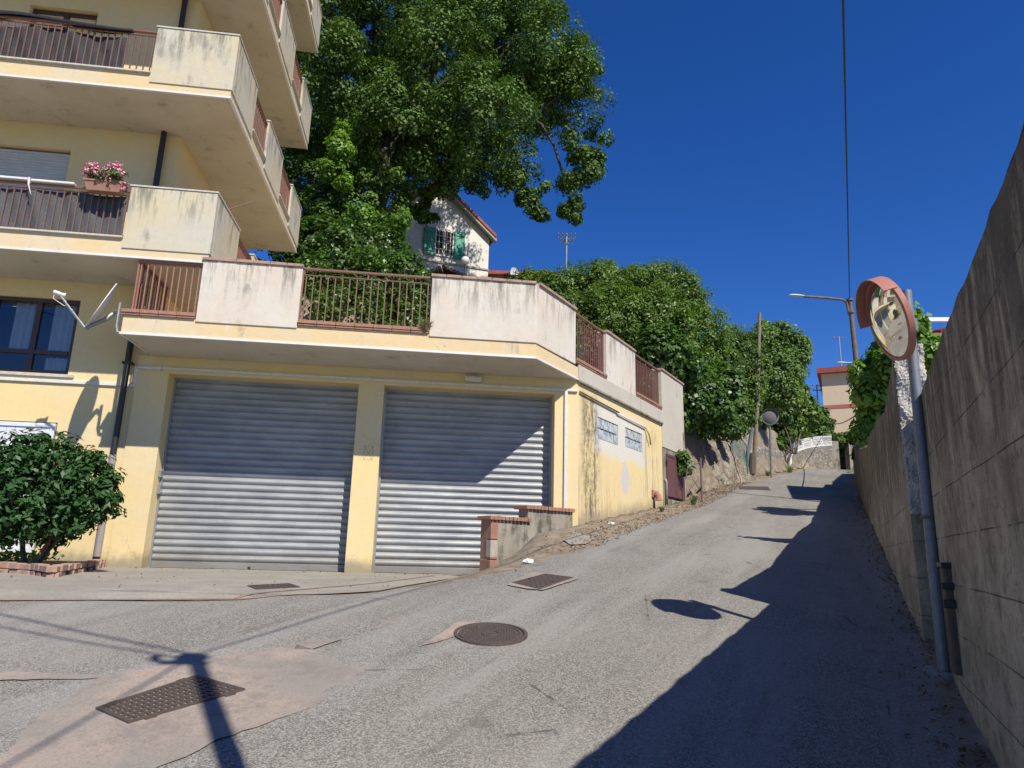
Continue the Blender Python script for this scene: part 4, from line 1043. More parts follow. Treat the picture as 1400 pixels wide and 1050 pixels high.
def ring(c, up, sd_, n_, prof, ns, a0=0, a1=2*pi):
    mb = MB(); m = len(prof); full = abs(a1-a0-2*pi) < 1e-6; cnt = ns if full else ns+1
    for k in range(cnt):
        t_ = a0+(a1-a0)*k/ns
        for r, h in prof: mb.v.append(c + up*(r*cos(t_)) + sd_*(r*sin(t_)) + n_*h)
    for k in range(ns):
        k2 = (k+1) % cnt
        for j in range(m): j2 = (j+1) % m; mb.f.append((k*m+j, k2*m+j, k2*m+j2, k*m+j2))
    if not full: mb.f.append(tuple(range(m))); mb.f.append(tuple(ns*m+j for j in range(m)))
    return mb
ring(mc, up, sd_, n_, [(RM-.008,.012),(RM+.02,.008),(RM+.022,-.03),(RM-.01,-.035)], 64).build('rim', M['orange'], mr, smooth='angle')
ring(mc, up, sd_, n_, [(RM+.020,-.02),(RM+.028,-.02),(RM+.028,.08),(RM+.022,.08)], 48, -1.4, 1.1).build('visor', M['orange'], mr, smooth='angle')
mb = MB(); base = len(mb.v)
for i in range(7):
    r = (RM-.005)*cos(i/6*pi/2*.98)
    for k in range(48): t_ = 2*pi*k/48; mb.v.append(mc + up*(r*cos(t_)) + sd_*(r*sin(t_)) - n_*(.03+.05*sin(i/6*pi/2)))
for i in range(6):
    for k in range(48): k2 = (k+1) % 48; mb.f.append((i*48+k, i*48+k2, (i+1)*48+k2, (i+1)*48+k))
mb.f.append(tuple(6*48+k for k in range(48))); mb.build('back_shell', M['black'], mr, smooth='angle')
mb = MB(); pq = mbse.lerp(top_, (mc.z-mbse.z)/(top_.z-mbse.z)); mb.tube([mc-n_*.06, pq], .022, 8); mb.tube([pq-dp_*.05, pq+dp_*.05], .055, 12); mb.build('bracket', M['galv'], mr, smooth='angle')
mb = MB(); F_ = lambda a, b, z: Vector((mbse.x+a, mbse.y+b, H(mbse.x+a, mbse.y+b)+z))
mb.prism([(.13*cos(t_*pi/5)*(1+.2*sin(t_*3)), .12*sin(t_*pi/5)) for t_ in range(10)], -.05, .035, F_); mb.build('footing', M['forecourt'], mr, bevel=.01)

# ---- lamp posts
def lamp(base, top, arm, head, label, r=.06, mat='rust', lift=.35):
    root = thing('street_lamp', base, label, 'street lamp', 'street lamps along the lane'); base = Vector(base); top = Vector(top); arm = Vector(arm)
    mb = MB(); mb.tube([base-Vector((0,0,.3)), base.lerp(top,.3), base.lerp(top,.65), top], [r*1.15, r, r*.8, r*.6], 12); mb.build('pole', M[mat], root, smooth='angle')
    s_ = top - Vector((0,0,lift)); c1 = Vector((top.x, top.y, arm.z))
    d = (arm - c1); pts = [s_ + d*.04, Vector((s_.x, s_.y, s_.z+lift*.5))+d*.06, c1+d*.08+Vector((0,0,-.06)), c1+d*.16, c1+d*.5+Vector((0,0,.01)), arm]
    mb = MB(); mb.tube(pts, r*.38, 8)
    for k in (.15,.9): q = top-Vector((0,0,lift*k)); mb.tube([q, q+Vector((0,0,.05))], r*1.0, 8)
    mb.build('arm', M[mat], root, smooth='angle')
    dh = d.normalized(); sdh = dh.cross(Vector((0,0,1))).normalized(); mb = MB(); N = 10; Lh = head
    for i in range(N+1):
        t_ = i/N; ww = .085*sin(pi*(.12+.80*t_))**.6*Lh/.55; hh = ww*.55
        for k in range(12): a = 2*pi*k/12; mb.v.append(arm + dh*(t_*Lh-.03) + sdh*(ww*cos(a)) + Vector((0,0,hh*sin(a)*(1 if sin(a) > 0 else .6))))
    for i in range(N):
        for k in range(12): k2 = (k+1) % 12; mb.f.append((i*12+k, (i+1)*12+k, (i+1)*12+k2, i*12+k2))
    mb.f.append(tuple(range(12))); mb.f.append(tuple(N*12+k for k in range(12)))
    mb.build('lamp_head', M['lampglass'], root, smooth=True); return root
YL = 17.0
lb_ = P(1193, 705, YL+.1); lt = P(1161.5, 408, YL)
lamp(lb_, lt, P(1098, 405, YL-.2), .42, 'rusty street lamp with a long arm at the end of the wall', .085, 'rust', .45)
YM = 30.0
lamp(P(1178, 640, YM), P(1172, 500, YM), P(1158, 496, YM), .5, 'small far street lamp before the beige building', .08, 'galv', .5)
# ---- utility pole beside the photographer (its shadow lies in the foreground), cables
P0 = Vector((.62, .66, 4.72)); PBs = Vector((.66, .24, -1.56))
up_ = thing('utility_pole', PBs, 'wooden utility pole behind the viewpoint whose shadow crosses the drain grate', 'utility pole')
MB().tube([PBs, PBs.lerp(P0, .5), P0], [.085,.068,.052], 12).build('pole', M['wood'], up_, smooth='angle')
mb = MB(); mb.box(lambda a,b,z: P0+Vector((a,b,z)), -.26, .06, -.025, .025, -.26, -.21); mb.box(lambda a,b,z: P0+Vector((a,b,z)), -.12, .06, -.06, .06, -.14, -.04)
for x in (-.28, -.1): mb.tube([P0+Vector((x,0,-.2)), P0+Vector((x,0,-.08))], .035, 8)
mb.build('crossarm', M['rust'], up_, smooth='angle')
def cable(a, b, sag, label, r=.011, n=24):
    a = Vector(a); b = Vector(b); pts = [a.lerp(b, i/n) - Vector((0,0,sag*4*(i/n)*(1-i/n))) for i in range(n+1)]
    return tag(MB().tube(pts, r, 6).build('cable', M['wire'], None, smooth=True), label, 'cable')
cable(P0, lt, .04, 'dark overhead cable rising from the lamp post out of the top of the photo', .012)
cable(P0, P0+Vector((-16.0,6.3,2.6)), .12, 'overhead cable leading left over the garages', .014)
cable(P0+Vector((0,0,-.18)), P0+Vector((-14.0,5.0,1.4)), .22, 'lower overhead cable leading left over the garages', .011)
cable(P0, P0+Vector((-.35,-11.0,-.1)), .15, 'overhead cable leading back down the lane', .012)
cable(P(1180, 560, YL), P(1133, 575, 50), .3, 'thin cable sagging from the lamp post to the beige building', .02)

# ================================================================= LEFT BANK
def bx_(y): return lerp(EDGE, y)
def bank(name, y0, y1, hfun, lean, mat, rough, kind, label=None, cat=None, off=-.25, step=.14, bev=None):
    n = int((y1-y0)/step); m = 22; mb = MB()
    ph = [random.uniform(0, 9) for _ in range(8)]
    for i in range(n+1):
        y = y0+(y1-y0)*i/n; x = bx_(y)+off; zb = plane(y)-.35; h = hfun(y)+.35
        for j in range(m+1):
            t_ = j/m; z = zb+h*t_
            w_ = rough*(sin(y*1.9+z*1.3+ph[0])+.7*sin(y*3.7-z*2.9+ph[1])+.5*sin(z*5.3+y*.7+ph[2])+.4*sin(y*9.1+ph[3])*sin(z*8+ph[4])+.5*random.uniform(-1,1))
            back = lean*h*t_ + (.5*(t_-.85)/.15 if t_ > .85 else 0)
            mb.v.append(Vector((x-back+w_, y+.3*back, z)))
    for i in range(n):
        for j in range(m): o = i*(m+1)+j; mb.f.append((o, o+m+1, o+m+2, o+1))
    return tag(mb.build(name, mat, None, smooth=True, recalc=False), label, cat, None, kind)
bank('stony_bank', 17.2, 25.6, lambda y: 2.3, .22, M['rock'], .07, 'structure')
bank('rubble_wall', 25.3, 37.5, lambda y: 1.35+.12*sin(y), .04, M['stonewall'], .035, None, 'grey rubble retaining wall behind the far round mirror', 'wall')
bank('upper_bank', 25.6, 41, lambda y: 3.2, .28, M['rock'], .08, 'structure', off=-.75)
# sloping cement buttress in the bank
mb = MB()
def but(s_, t_):
    A_ = P(958, 600, 23.3).lerp(P(1008, 592, 26.6), s_); B_ = P(985, 683, 22.6).lerp(P(1030, 657, 26.4), s_)
    return A_.lerp(B_, t_) + Vector((-.9*max(0, .12-s_)/.12, 1.4*max(0, .12-s_)/.12, 0)) + Vector((.04*sin(s_*17+t_*9)+.03*random.uniform(-1,1), 0, .03*random.uniform(-1,1)))
mb.grid(26, 20, but); tag(mb.build('cement_slope', M['rock'], None, smooth=True, recalc=False), 'sloping pale cement face in the bank under the ivy', 'retaining slope')
# meter / iron bracket on the bank
mb = MB(); q = P(960, 690, 17.3); mb.tube([q, q+Vector((0,0,1.15))], .025, 6); mb.tube([q+Vector((0,0,1.05)), q+Vector((-.35,-.05,.9)), q+Vector((-.4,-.05,.6))], .015, 5); mb.tube([q+Vector((-.05,0,.1)), q+Vector((-.35,0,.3)), q+Vector((-.1,0,.6))], .012, 5)
tag(mb.build('iron_stake', M['rust'], None), 'rusty bent iron stake against the bank by the maroon doors', 'stake')
# teal mesh fence
fn = thing('mesh_fence', P(1030,650,25.6), 'teal wire mesh fence panel on the bank by the wooden pole', 'fence')
fa, fb_, fc_, fd = P(1000,615,25.2), P(1022,640,24.8), P(1022,611,24.8), P(1000,592,25.2)
fe_ = P(1008,592,25.2)
mb = MB(); mb.tube([fa,fd], .03, 6); mb.tube([fb_-Vector((0,0,.2)),fc_], .03, 6); mb.tube([fe_,fc_], .03, 6); mb.tube([fd,fe_], .03, 6); mb.build('post', M['teal'], fn)
mb = MB()
for k in range(1, 12):
    t_ = k/12; mb.tube([fa.lerp(fb_,t_), (fd.lerp(fc_,t_))], .006, 4); mb.tube([fa.lerp(fd,t_), fb_.lerp(fc_,t_)], .006, 4)
mb.build('mesh', M['teal'], fn)
# poles by the bend
yp = 27.4
wp = thing('telephone_pole', P(1030,652,yp), 'tall weathered wooden pole standing in the greenery by the bend', 'pole')
MB().tube([P(1030,655,yp), P(1036,540,yp), P(1038.5,428,yp)], [.10,.08,.065], 10).build('pole', M['wood'], wp, smooth='angle')
mb = MB(); mb.tube([P(1028.5,620,yp), P(1028,648,yp)], .15, 10); mb.build('cable_guard', M['rustpipe'], wp, smooth='angle')
mb = MB(); mb.tube([P(1018-1,652,26.3), P(1026,600,26.3), P(1029,585,26.3)], .07, 8); tag(mb.build('blue_grey_pipe', M['galv'], None, smooth='angle'), 'leaning blue grey pipe between the wooden pole and far mirror', 'pipe')
fm = thing('traffic_mirror', P(1054,650,27.2), 'far round traffic mirror seen from behind on a thin grey pole', 'traffic mirror')
MB().tube([P(1054.5,653,27.2), P(1052.5,578,27.2)], .04, 8).build('pole', M['galv'], fm, smooth='angle')
mcf = P(1053,569.5,27.1); nf = Vector((-.25,-.9,-.1)).normalized(); upf = (Vector((0,0,1))-nf*nf.z).normalized(); sf = upf.cross(nf)
mb = MB()
for i in range(9):
    r = .31*i/8
    for k in range(32): t_ = 2*pi*k/32; mb.v.append(mcf+upf*(r*cos(t_))+sf*(r*sin(t_))+nf*(.07*(1-(i/8)**2)))
for i in range(8):
    for k in range(32): k2 = (k+1)%32; mb.f.append((i*32+k,(i+1)*32+k,(i+1)*32+k2,i*32+k2))
mb.build('mirror_back', M['darkgrey'], fm, smooth=True)
ring(mcf, upf, sf, nf, [(.305,.01),(.33,.01),(.33,-.05),(.305,-.05)], 32).build('rim', M['alu'], fm, smooth='angle')
ring(mcf, upf, sf, nf, [(.332,-.04),(.34,-.04),(.34,.10),(.332,.10)], 20, -1.2, 1.4).build('visor', M['black'], fm, smooth='angle')

# ---- far wall with white balustrade
fw = thing('balustrade_wall', P(1100,642,41.5), 'curved grey wall topped by a white patterned balustrade at the bend', 'wall')
A_ = [P(1081,642,38.6), P(1090,641,40.0), P(1100,640,41.2), P(1112,639.5,42.3), P(1126,639,43.2), P(1140,639,44.0)]
topz = [P(1081,625,38.6).z, P(1090,619,40.0).z, P(1100,615,41.2).z, P(1112,612,42.3).z, P(1126,610.5,43.2).z, P(1140,609.5,44.0).z]
mb = MB()
for i in range(5):
    a, b = A_[i], A_[i+1]; d = (b-a).normalized(); n2 = Vector((-d.y, d.x, 0))*.3
    mb.hexa([Vector((a.x,a.y,4.2)),Vector((b.x,b.y,4.2)),Vector((b.x,b.y,4.2))+n2,Vector((a.x,a.y,4.2))+n2,Vector((a.x,a.y,topz[i])),Vector((b.x,b.y,topz[i+1])),Vector((b.x,b.y,topz[i+1]))+n2,Vector((a.x,a.y,topz[i]))+n2])
mb.build('wall', M['stonewall'], fw)
mb = MB()
hb = .62
for i in range(5):
    a, b = Vector((A_[i].x,A_[i].y,topz[i])), Vector((A_[i+1].x,A_[i+1].y,topz[i+1])); up3 = Vector((0,0,1))
    mb.tube([a+up3*hb, b+up3*hb], .032, 6); mb.tube([a+up3*.04, b+up3*.04], .03, 6); mb.tube([a, a+up3*(hb+.04)], .055, 6)
    k = 4
    for j in range(k):
        p = a.lerp(b, j/k); q = a.lerp(b, (j+1)/k); m_ = (p+q)/2
        for s_, e_ in ((p+up3*.05, m_+up3*hb*.5), (q+up3*.05, m_+up3*hb*.5), (m_+up3*hb*.5, p+up3*hb), (m_+up3*hb*.5, q+up3*hb), (p+up3*hb*.5, m_+up3*.05), (p+up3*hb*.5, m_+up3*hb), (m_+up3*.05, q+up3*hb*.5), (m_+up3*hb, q+up3*hb*.5)): mb.tube([s_, e_], .017, 4, False)
mb.build('balustrade', M['white'], fw)
MB().tube([P(1079,645,38.0), P(1078,592,38.0)], .16, 4).build('gate_post', M['white'], fw)
# dark gateway beyond the bend
gw = thing('gateway', P(1158,640,45.5), 'dark shaded gateway with pillars below the beige building', 'gateway')
mb = MB(); a = P(1139,641,44.1); b = P(1149,641,44.6)
def slabpost(p, wd, dp, h): mb.box(lambda x,y,z: Vector((p.x+x, p.y+y, p.z+z)), 0, wd, 0, dp, -.5, h)
slabpost(P(1140,640,44.3), .42, .6, 1.75); slabpost(P(1163,640,44.9), .9, .6, 1.85)
mb.parts('pillar', M['roughrender'], gw)
mb = MB(); p = P(1148,640,46.5); mb.box(lambda x,y,z: Vector((p.x+x,p.y+y,p.z+z)), 0, .95, 0, .1, -.5, 1.55); mb.build('gate_leaf', M['irondark'], gw)
# ---- beige building
bb = thing('beige_building', P(1160,640,48), 'beige building with red bands and red roof beyond the bend', 'building')
nl = P(1132.5, 640, 54); nr_ = P(1290, 640, 52); dd_ = Vector((1, -.50, 0)).normalized(); nn_ = Vector((-dd_.y, dd_.x, 0)); LB = 20
BF = lambda a, b, z: Vector((nl.x, nl.y, 0)) + dd_*a + nn_*b + Vector((0,0,z))
zt_ = P(1127, 512, 54).z; zb1 = P(1130, 557, 54).z; zb2 = P(1132, 604, 54).z
MB().box(BF, 0, LB, 0, 9, 3.5, zt_).build('wall', M['beigewall'], bb)
mb = MB(); mb.box(BF, -.02, LB, -.03, 0, zb1-.14, zb1+.14); mb.box(BF, -.02, LB, -.03, 0, zb2-.17, zb2+.17); mb.parts('red_band', M['redband'], bb)
mb = MB(); mb.box(BF, -.3, LB+.5, -.5, 9.6, zt_, zt_+.42); mb.hexa([BF(-.3,-.5,zt_+.42),BF(LB+.5,-.5,zt_+.42),BF(LB+.5,9.6,zt_+.42),BF(-.3,9.6,zt_+.42),BF(4,4,zt_+1.1),BF(LB-4,4,zt_+1.1),BF(LB-4,5,zt_+1.1),BF(4,5,zt_+1.1)]); mb.build('roof', M['redroof'], bb)
mb = MB(); mb.box(BF, -1.1, 0, 1.0, 4, zb1-.35, zb1-.2); mb.box(BF, -1.1, -1.04, 1.0, 4, zb1-.2, zb1+.7); mb.build('side_balcony', M['stonecap'], bb)
mb = MB(); mb.box(BF, -.25, 0, .6, 1.6, zb2-1.6, zb2-.2); mb.build('side_window', M['pvcwhite'], bb)
def antenna(base, h, r, label, els, up3=Vector((0,0,1)), span=.5, hd=Vector((1,0,0))):
    root = thing('antenna', base, label, 'antenna', 'roof antennas'); base = Vector(base)
    MB().tube([base, base+up3*h], r, 6).build('mast', M['alu'], root)
    mb = MB()
    for z, l, n in els:
        c = base+up3*(h-z); mb.tube([c-hd*l*.5, c+hd*l*.5], r*.6, 4)
        for k in range(n): q = c+hd*l*(k/(n-1)-.5); o = hd.cross(up3)*span*.5; mb.tube([q-o, q+o], r*.45, 4); mb.tube([q-up3*span*.3, q+up3*span*.3], r*.45, 4)
    mb.build('aerial', M['alu'], root); return root
antenna(BF(1.5,3,zt_+1.0), 2.9, .05, 'small roof antenna on the beige building', [(.15,1.1,4)], span=.5)
antenna(P(1119,560,58), 2.2, .06, 'faint antenna mast beyond the trees left of the beige building', [(.1,.8,3),(.5,.6,3)], span=.5)

# ---- white house on the hill
YH = 31.0
wh = thing('white_house', P(610,400,YH), 'white house with green shutters and red eave behind the oak', 'house')
ra = P(669,322,YH); la = Vector((P(545,330,YH-1).x, YH-1.4, 0)); 
hd = Vector((la.x-ra.x, la.y-ra.y, 0)); hl = hd.length; hd.normalize(); hn = Vector((-hd.y, hd.x, 0)); hn = hn if hn.y > 0 else -hn
HF = lambda a, b, z: Vector((ra.x, ra.y, 0)) + hd*a + hn*b + Vector((0,0,z))
ze = P(669,322,YH).z; zb_ = ze-4.5; apx = 2.75; zp = P(600,268,YH+.4).z
ax = (Vector((P(598,268,YH).x-ra.x, 0)).length); zr = P(598,270,YH+.5).z
def gable(F, b0, b1, a1, az, zlow, ze, zr):
    mb = MB(); poly = [(0,zlow),(a1,zlow),(a1,ze),(az,zr),(0,ze)]
    n = len(mb.v); mb.v += [F(x,b0,z) for x, z in poly]+[F(x,b1,z) for x, z in poly]; mb.f += [tuple(range(5)), tuple(range(9,4,-1))]
    for i in range(5): j=(i+1)%5; mb.f.append((i,j,5+j,5+i))
    return mb
az = max(2.2, ax); WL = az*2
gable(HF, 0, 8, WL, az, zb_, ze, zr).build('wall', M['whitewall'], wh)
mb = MB(); sl = Vector((az, zr-ze)).normalized()
for s_ in (0, 1):
    def RF(a, b, c):
        t_ = a; x = t_*az; z = ze+(zr-ze)*t_
        if s_: x = WL-x
        return HF(x, b, z+c)
    mb.box(RF, -.10, 1.0, -.35, 8.3, .02, .17)
mb.build('roof', M['redroof'], wh)
mb = MB()
mb.box(lambda a,b,c: HF(a*az, b, ze+(zr-ze)*a+c), -.11, 1.0, -.30, -.02, -.14, .015); mb.build('eave_board', M['mortar'], wh)
# window and shutters located from the photo on the gable plane
def onface(px, py):
    r = ray(px, py); n0 = HF(0,0,0); t_ = n0.dot(hn)/r.dot(hn); q = r*t_; return ((q-Vector((ra.x,ra.y,0))).dot(hd), q.z)
w1 = onface(606,351); w2 = onface(621,318); a0, a1 = min(w1[0],w2[0]), max(w1[0],w2[0]); zz0 = min(w1[1],w2[1]); zz1 = zz0+1.32; a1 = a0+.9
mb = MB()
for q in ((a0,a1,zz0,zz0+.06),(a0,a1,zz1-.06,zz1),(a0,a0+.06,zz0,zz1),(a1-.06,a1,zz0,zz1),((a0+a1)/2-.03,(a0+a1)/2+.03,zz0,zz1)): mb.box(HF, q[0], q[1], -.05, .02, q[2], q[3])
wn_ = mb.build('window', M['white'], wh)
MB().box(HF, a0+.04, a1-.04, -.02, -.004, zz0+.04, zz1-.04).build('pane', M['interior'], wn_)
mb = MB()
for k in range(1,5): x = a0+(a1-a0)*k/5; mb.tube([HF(x,-.09,zz0), HF(x,-.09,zz1)], .014, 5)
for k in range(1,4): z = zz0+(zz1-zz0)*k/4; mb.tube([HF(a0,-.09,z), HF(a1,-.09,z)], .014, 5)
mb.build('grille', M['white'], wn_)
for x0, x1 in ((a0-.52,a0-.02),(a1+.02,a1+.52)):
    mb = MB(); mb.box(HF, x0, x1, -.10, -.05, zz0-.03, zz1+.03)
    for z in (zz0+.15, zz1-.2): mb.box(HF, x0, x1, -.13, -.10, z, z+.08)
    mb.build('shutter', M['greenshutter'], wh)
mb = MB(); mb.box(HF, -.02, WL, -.05, 0, zz0-.35, zz0-.27); mb.build('ledge', M['mortar'], wh)
# little tiled porch roof under the window
ph_ = P(605, 385, YH-1.6); mb = MB(); F_ = lambda a,b,z: ph_+Vector((a,b,z))
for k in range(16):
    t0 = k/16; xx = -1.35+2.7*t0; hh = .75-abs(xx)*.42
    mb.tube([F_(xx,0,hh), F_(xx,1.4,hh+.05)], .085, 8)
pr = mb.build('porch_roof', M['rooftile'], wh)
mb = MB(); mb.box(F_, -1.2, 1.2, .15, 1.3, -2.5, .22); mb.build('porch_wall', M['whitewall'], wh)
# second low roof to the right of the house, and a dish
mb = MB(); q = P(672,383,36); q2 = P(712,386,36)
lh = thing('low_house', q, 'low dark red roofed house behind the white house', 'house')
mb.box(lambda a,b,z: q+Vector((a,b,z)), -1.5, q2.x-q.x+1.2, 0, 4, -3.5, .22); mb.build('wall', M['mortar'], lh)
mb = MB(); mb.box(lambda a,b,z: q+Vector((a,b,z)), -1.7, q2.x-q.x+1.5, -.4, 4.3, .22, .42); mb.build('roof', M['redroof'], lh)
qd = P(702,375,30); mb = MB()
for i in range(6):
    for k in range(20): t_=2*pi*k/20; r=.26*i/5; mb.v.append(qd+Vector((r*cos(t_)*.75, r*cos(t_)*.6, r*sin(t_)))+Vector((.3,-.5,.3))*(.15*(i/5)**2))
for i in range(5):
    for k in range(20): k2=(k+1)%20; mb.f.append((i*20+k,(i+1)*20+k,(i+1)*20+k2,i*20+k2))
mb.tube([qd, qd-Vector((0,-.1,.9))], .03, 6)
tag(mb.build('small_dish', M['white'], None, smooth='angle'), 'small white satellite dish beside the low red roofed house', 'satellite dish')
# globe lamp in front of the house
gl = thing('globe_lamp', P(636,400,19.5), 'globe garden lamp on a thin dark post behind the terrace', 'garden lamp')
MB().tube([P(635,420,19.5), P(636,362,19.5)], .025, 8).build('post', M['black'], gl)
mb = MB(); qc = P(636,356,19.5)
mb.grid(20, 12, lambda s_, t_: qc+Vector((cos(2*pi*s_)*sin(pi*t_), sin(2*pi*s_)*sin(pi*t_), cos(pi*t_)))*.125); mb.build('globe', M['lampglass'], gl, smooth=True)
antenna(P(774,400,27), P(772,319,27).z-P(774,400,27).z, .035, 'tall mast with aerials above the green bushes behind the terrace', [(.1,.7,5),(.35,.5,4)], span=.45)
# ---- red roofed house behind the right wall
rh = thing('red_roof_house', P(1290,470,17), 'red tiled eave of a house showing above the right wall', 'house')
mb = MB(); q = P(1262,462,16); F_ = lambda a,b,z: q+Vector((WN.x*a+WD.x*b, WN.y*a+WD.y*b, z))
mb.box(F_, .3, 9, .9, 7, -4, -.12); mb.build('wall', M['beigewall'], rh)
mb = MB(); mb.hexa([F_(-.3,-.2,-.05),F_(9,-.2,-.05),F_(9,5,1.4),F_(-.3,5,1.4),F_(-.3,-.2,.05),F_(9,-.2,.05),F_(9,5,1.5),F_(-.3,5,1.5)])
for k in range(30): mb.tube([F_(-.2+k*.3,-.25,.06), F_(-.2+k*.3,5,1.52)], .07, 6)
mb.build('roof', M['redroof'], rh)
mb = MB(); mb.tube([F_(-.4,-.28,-.06), F_(9,-.28,-.06)], .07, 8); mb.build('gutter', M['rust'], rh)
mb = MB(); a_, b_ = P(1240,437,13), P(1420,437,13.5); mb.box(lambda a,b,z: a_.lerp(b_, a)+Vector((0,b,z)), 0, 1, 0, .08, -.03, .05)
for k in (.15,.9): c_ = a_.lerp(b_, k); mb.box(lambda a,b,z: c_+Vector((a,b,z)), 0,.08,.081,.16,-3.3,.045)
tag(mb.build('white_pergola_beam', M['white'], None), 'long white beam above the right wall in front of the red roof', 'beam')

# ================================================================= VEGETATION
oak = [(440,50,75,0),(425,150,65,1),(470,110,85,-1),(520,55,85,1.5),(565,5,85,0),(600,80,90,-1.5),(645,15,80,1),(700,55,80,0),(735,25,40,.8),(755,75,60,-1),(798,120,44,0),(786,80,36,1),(725,135,70,1),(660,160,80,-2),
 (600,175,80,1),(540,190,80,-1.5),(480,220,75,1),(450,265,55,0),(500,285,60,-1),(560,240,48,1),(612,215,48,0),(650,232,32,1),(700,215,45,0),(722,262,22,0),(738,287,12,0),(796,190,36,.5),(803,228,30,.3),(790,215,24,0),(778,240,14,0),
 (790,258,29,0),(800,272,18,0),(785,288,18,0),(740,258,20,.2),(705,240,30,0),(722,278,20,0),(733,292,14,0),(690,252,18,.6),(665,268,13,0),(500,-60,95,0),(590,-80,90,0),(660,-30,50,1),(430,-50,80,0),(395,60,60,2),(385,325,40,2.5),(400,300,34,2),(415,350,30,1.5),(390,180,60,2),(398,262,42,2),(415,235,60,3),(600,60,90,3.5),(680,100,80,3.5),(530,130,90,4),(480,180,80,4),(760,110,55,2.5),(592,272,18,0),(612,262,16,0),(575,292,14,0),(566,312,12,0),(592,300,9,0)]
OB = BL(oak, 22.0)
tr = tree('oak_tree', P(480, 470, 22.5), OB, 270000, .115, M['oak'], M['barkdark'], 'huge dark green oak towering behind the terrace and balconies', 'tree', .5, .46, 170, .6, twigs=1, aspect=.7, shell=.5, top=P(575,20,22.5))
# bare hanging twig arcs at the right side of the crown
mb = MB()
for pts in ([(700,150),(740,170),(758,200),(770,240),(772,262),(785,280)],[(660,180),(690,210),(705,240),(722,262),(736,285)],[(590,170),(640,190),(690,180),(740,150),(790,110)]):
    mb.tube([P(a,b,22.0+random.uniform(-.2,.2)) for a,b in pts], [.07-.055*i/len(pts) for i in range(len(pts))], 6)
mb.build('hanging_limb', M['barkdark'], tr, smooth=True)
bush('ivy_mound', P(470,430,20), BL([(430,335,45,0),(470,350,50,-.6),(515,345,48,0),(455,310,35,.5),(550,378,40,-.8),(500,395,55,-1),(430,400,50,-1),(570,420,45,-1),(480,440,60,-1.5),(560,455,50,-1.5),(405,350,30,.6),(580,388,18,-1),(445,280,30,.5)], 20.0), 48000, .11, M['ivy'], 'ivy and creepers massed behind the long terrace railing under the oak', 'ivy', .22, 40)
bush('creeper', P(460,330,19.8), BL([(465,205,18,0),(472,180,10,0),(452,230,16,0),(470,250,12,0),(495,300,20,0),(550,300,12,0)], 19.6), 3500, .14, M['fig'], 'pale green creeper climbing the left side of the oak', 'creeper', .2, 25, stem=False)
bush('evergreen_bush', P(760,470,22), BL([(745,400,30,0),(725,388,22,.5),(775,405,40,0),(760,440,50,-.5),(700,392,18,1),(815,400,42,0),(835,440,55,-.8),(825,378,24,.5),(800,480,50,-1)], 22.5), 56000, .12, M['bush'], 'broad evergreen bush behind the terrace corner under the mast', 'bush', .24, 40, aspect=.4)
bush('evergreen_bush', P(900,500,22), BL([(880,400,42,0),(915,395,38,.4),(940,420,36,.6),(900,450,60,-.4),(955,455,42,.4),(860,440,50,0),(975,500,36,.6),(930,500,50,0),(868,388,26,.8)], 22.5), 64000, .12, M['bush'], 'tall evergreen bush crowning the bank above the side railings', 'bush', .24, 40, aspect=.4)
bush('hanging_ivy', P(960,590,20), BL([(925,505,34,-1.2),(905,480,34,-1.5),(950,540,38,0),(935,555,28,-.4),(975,555,30,.5),(985,530,30,.6),(928,572,13,-.7),(950,578,10,0),(915,540,24,-1.0),(880,520,30,-1),(965,585,12,.8),(990,580,16,2),(1003,588,12,3.2)], 20.9), 34000, .14, M['ivy'], 'bright ivy hanging over the stony bank beside the end wall', 'ivy', .22, 35, aspect=.8, stem=False)
bush('evergreen_bush', P(1005,570,28.5), BL([(1000,480,34,0),(1020,500,32,0),(1010,530,34,0),(1016,562,22,0),(1000,565,30,-.5),(990,505,30,-.6),(1028,530,20,1.6)], 28.0), 36000, .13, M['bush'], 'yellow green bush leaning over the bank by the wooden pole', 'bush', .24, 35, aspect=.5)
tree('slender_tree', P(1045,615,36), BL([(1040,470,24,0),(1058,492,26,0),(1080,465,20,0),(1092,490,16,0),(1075,510,22,0),(1050,520,28,0),(1022,470,14,1),(1030,500,24,1),(1068,535,28,0),(1098,470,9,0),(1065,452,12,0),(1045,448,10,.5)], 33.0), 26000, .16, M['light'], M['bark'], 'slender pale leaved tree rising beside the wooden pole', 'tree', .16, .3, 30, .4, twigs=2, shell=.3)
bush('roadside_bush', P(1085,620,37), BL([(1078,540,24,0),(1062,560,22,0),(1095,560,20,2),(1080,582,16,1),(1072,598,12,0),(1110,572,12,4),(1065,610,8,-1)], 38.0), 20000, .24, M['bush'], 'bushes massed at the bend before the beige building', 'bush', .34, 35)
bush('dark_hedge', P(1110,620,46), BL([(1105,600,15,0),(1125,598,13,0),(1142,605,9,0),(1100,612,12,-2),(1118,572,14,3),(1130,582,9,2)], 47.0), 9000, .26, M['oak'], 'dark hedge behind the white balustrade', 'hedge', .3, 35)
bush('dark_hedge', P(1160,630,45.5), BL([(1150,603,9,0),(1162,602,10,0),(1170,608,9,0),(1155,618,8,1)], 45.4), 4000, .24, M['oak'], 'dark clipped foliage over the shaded gateway', 'hedge', .25, 35, stem=False)
bush('fig_bush', P(1215,560,14), BL([(1215,480,22,0),(1235,470,16,-1),(1200,505,22,0),(1190,525,20,0),(1205,545,20,0),(1180,540,12,0),(1225,500,22,-.5),(1185,565,14,.3),(1195,580,14,.3),(1212,575,14,0),(1178,592,9,.3),(1174,505,8,0)], 13.6), 9000, .13, M['fig'], 'bright leafy fig overhanging the far wall stretch', 'shrub', .16, 22, aspect=.8, shell=.3)
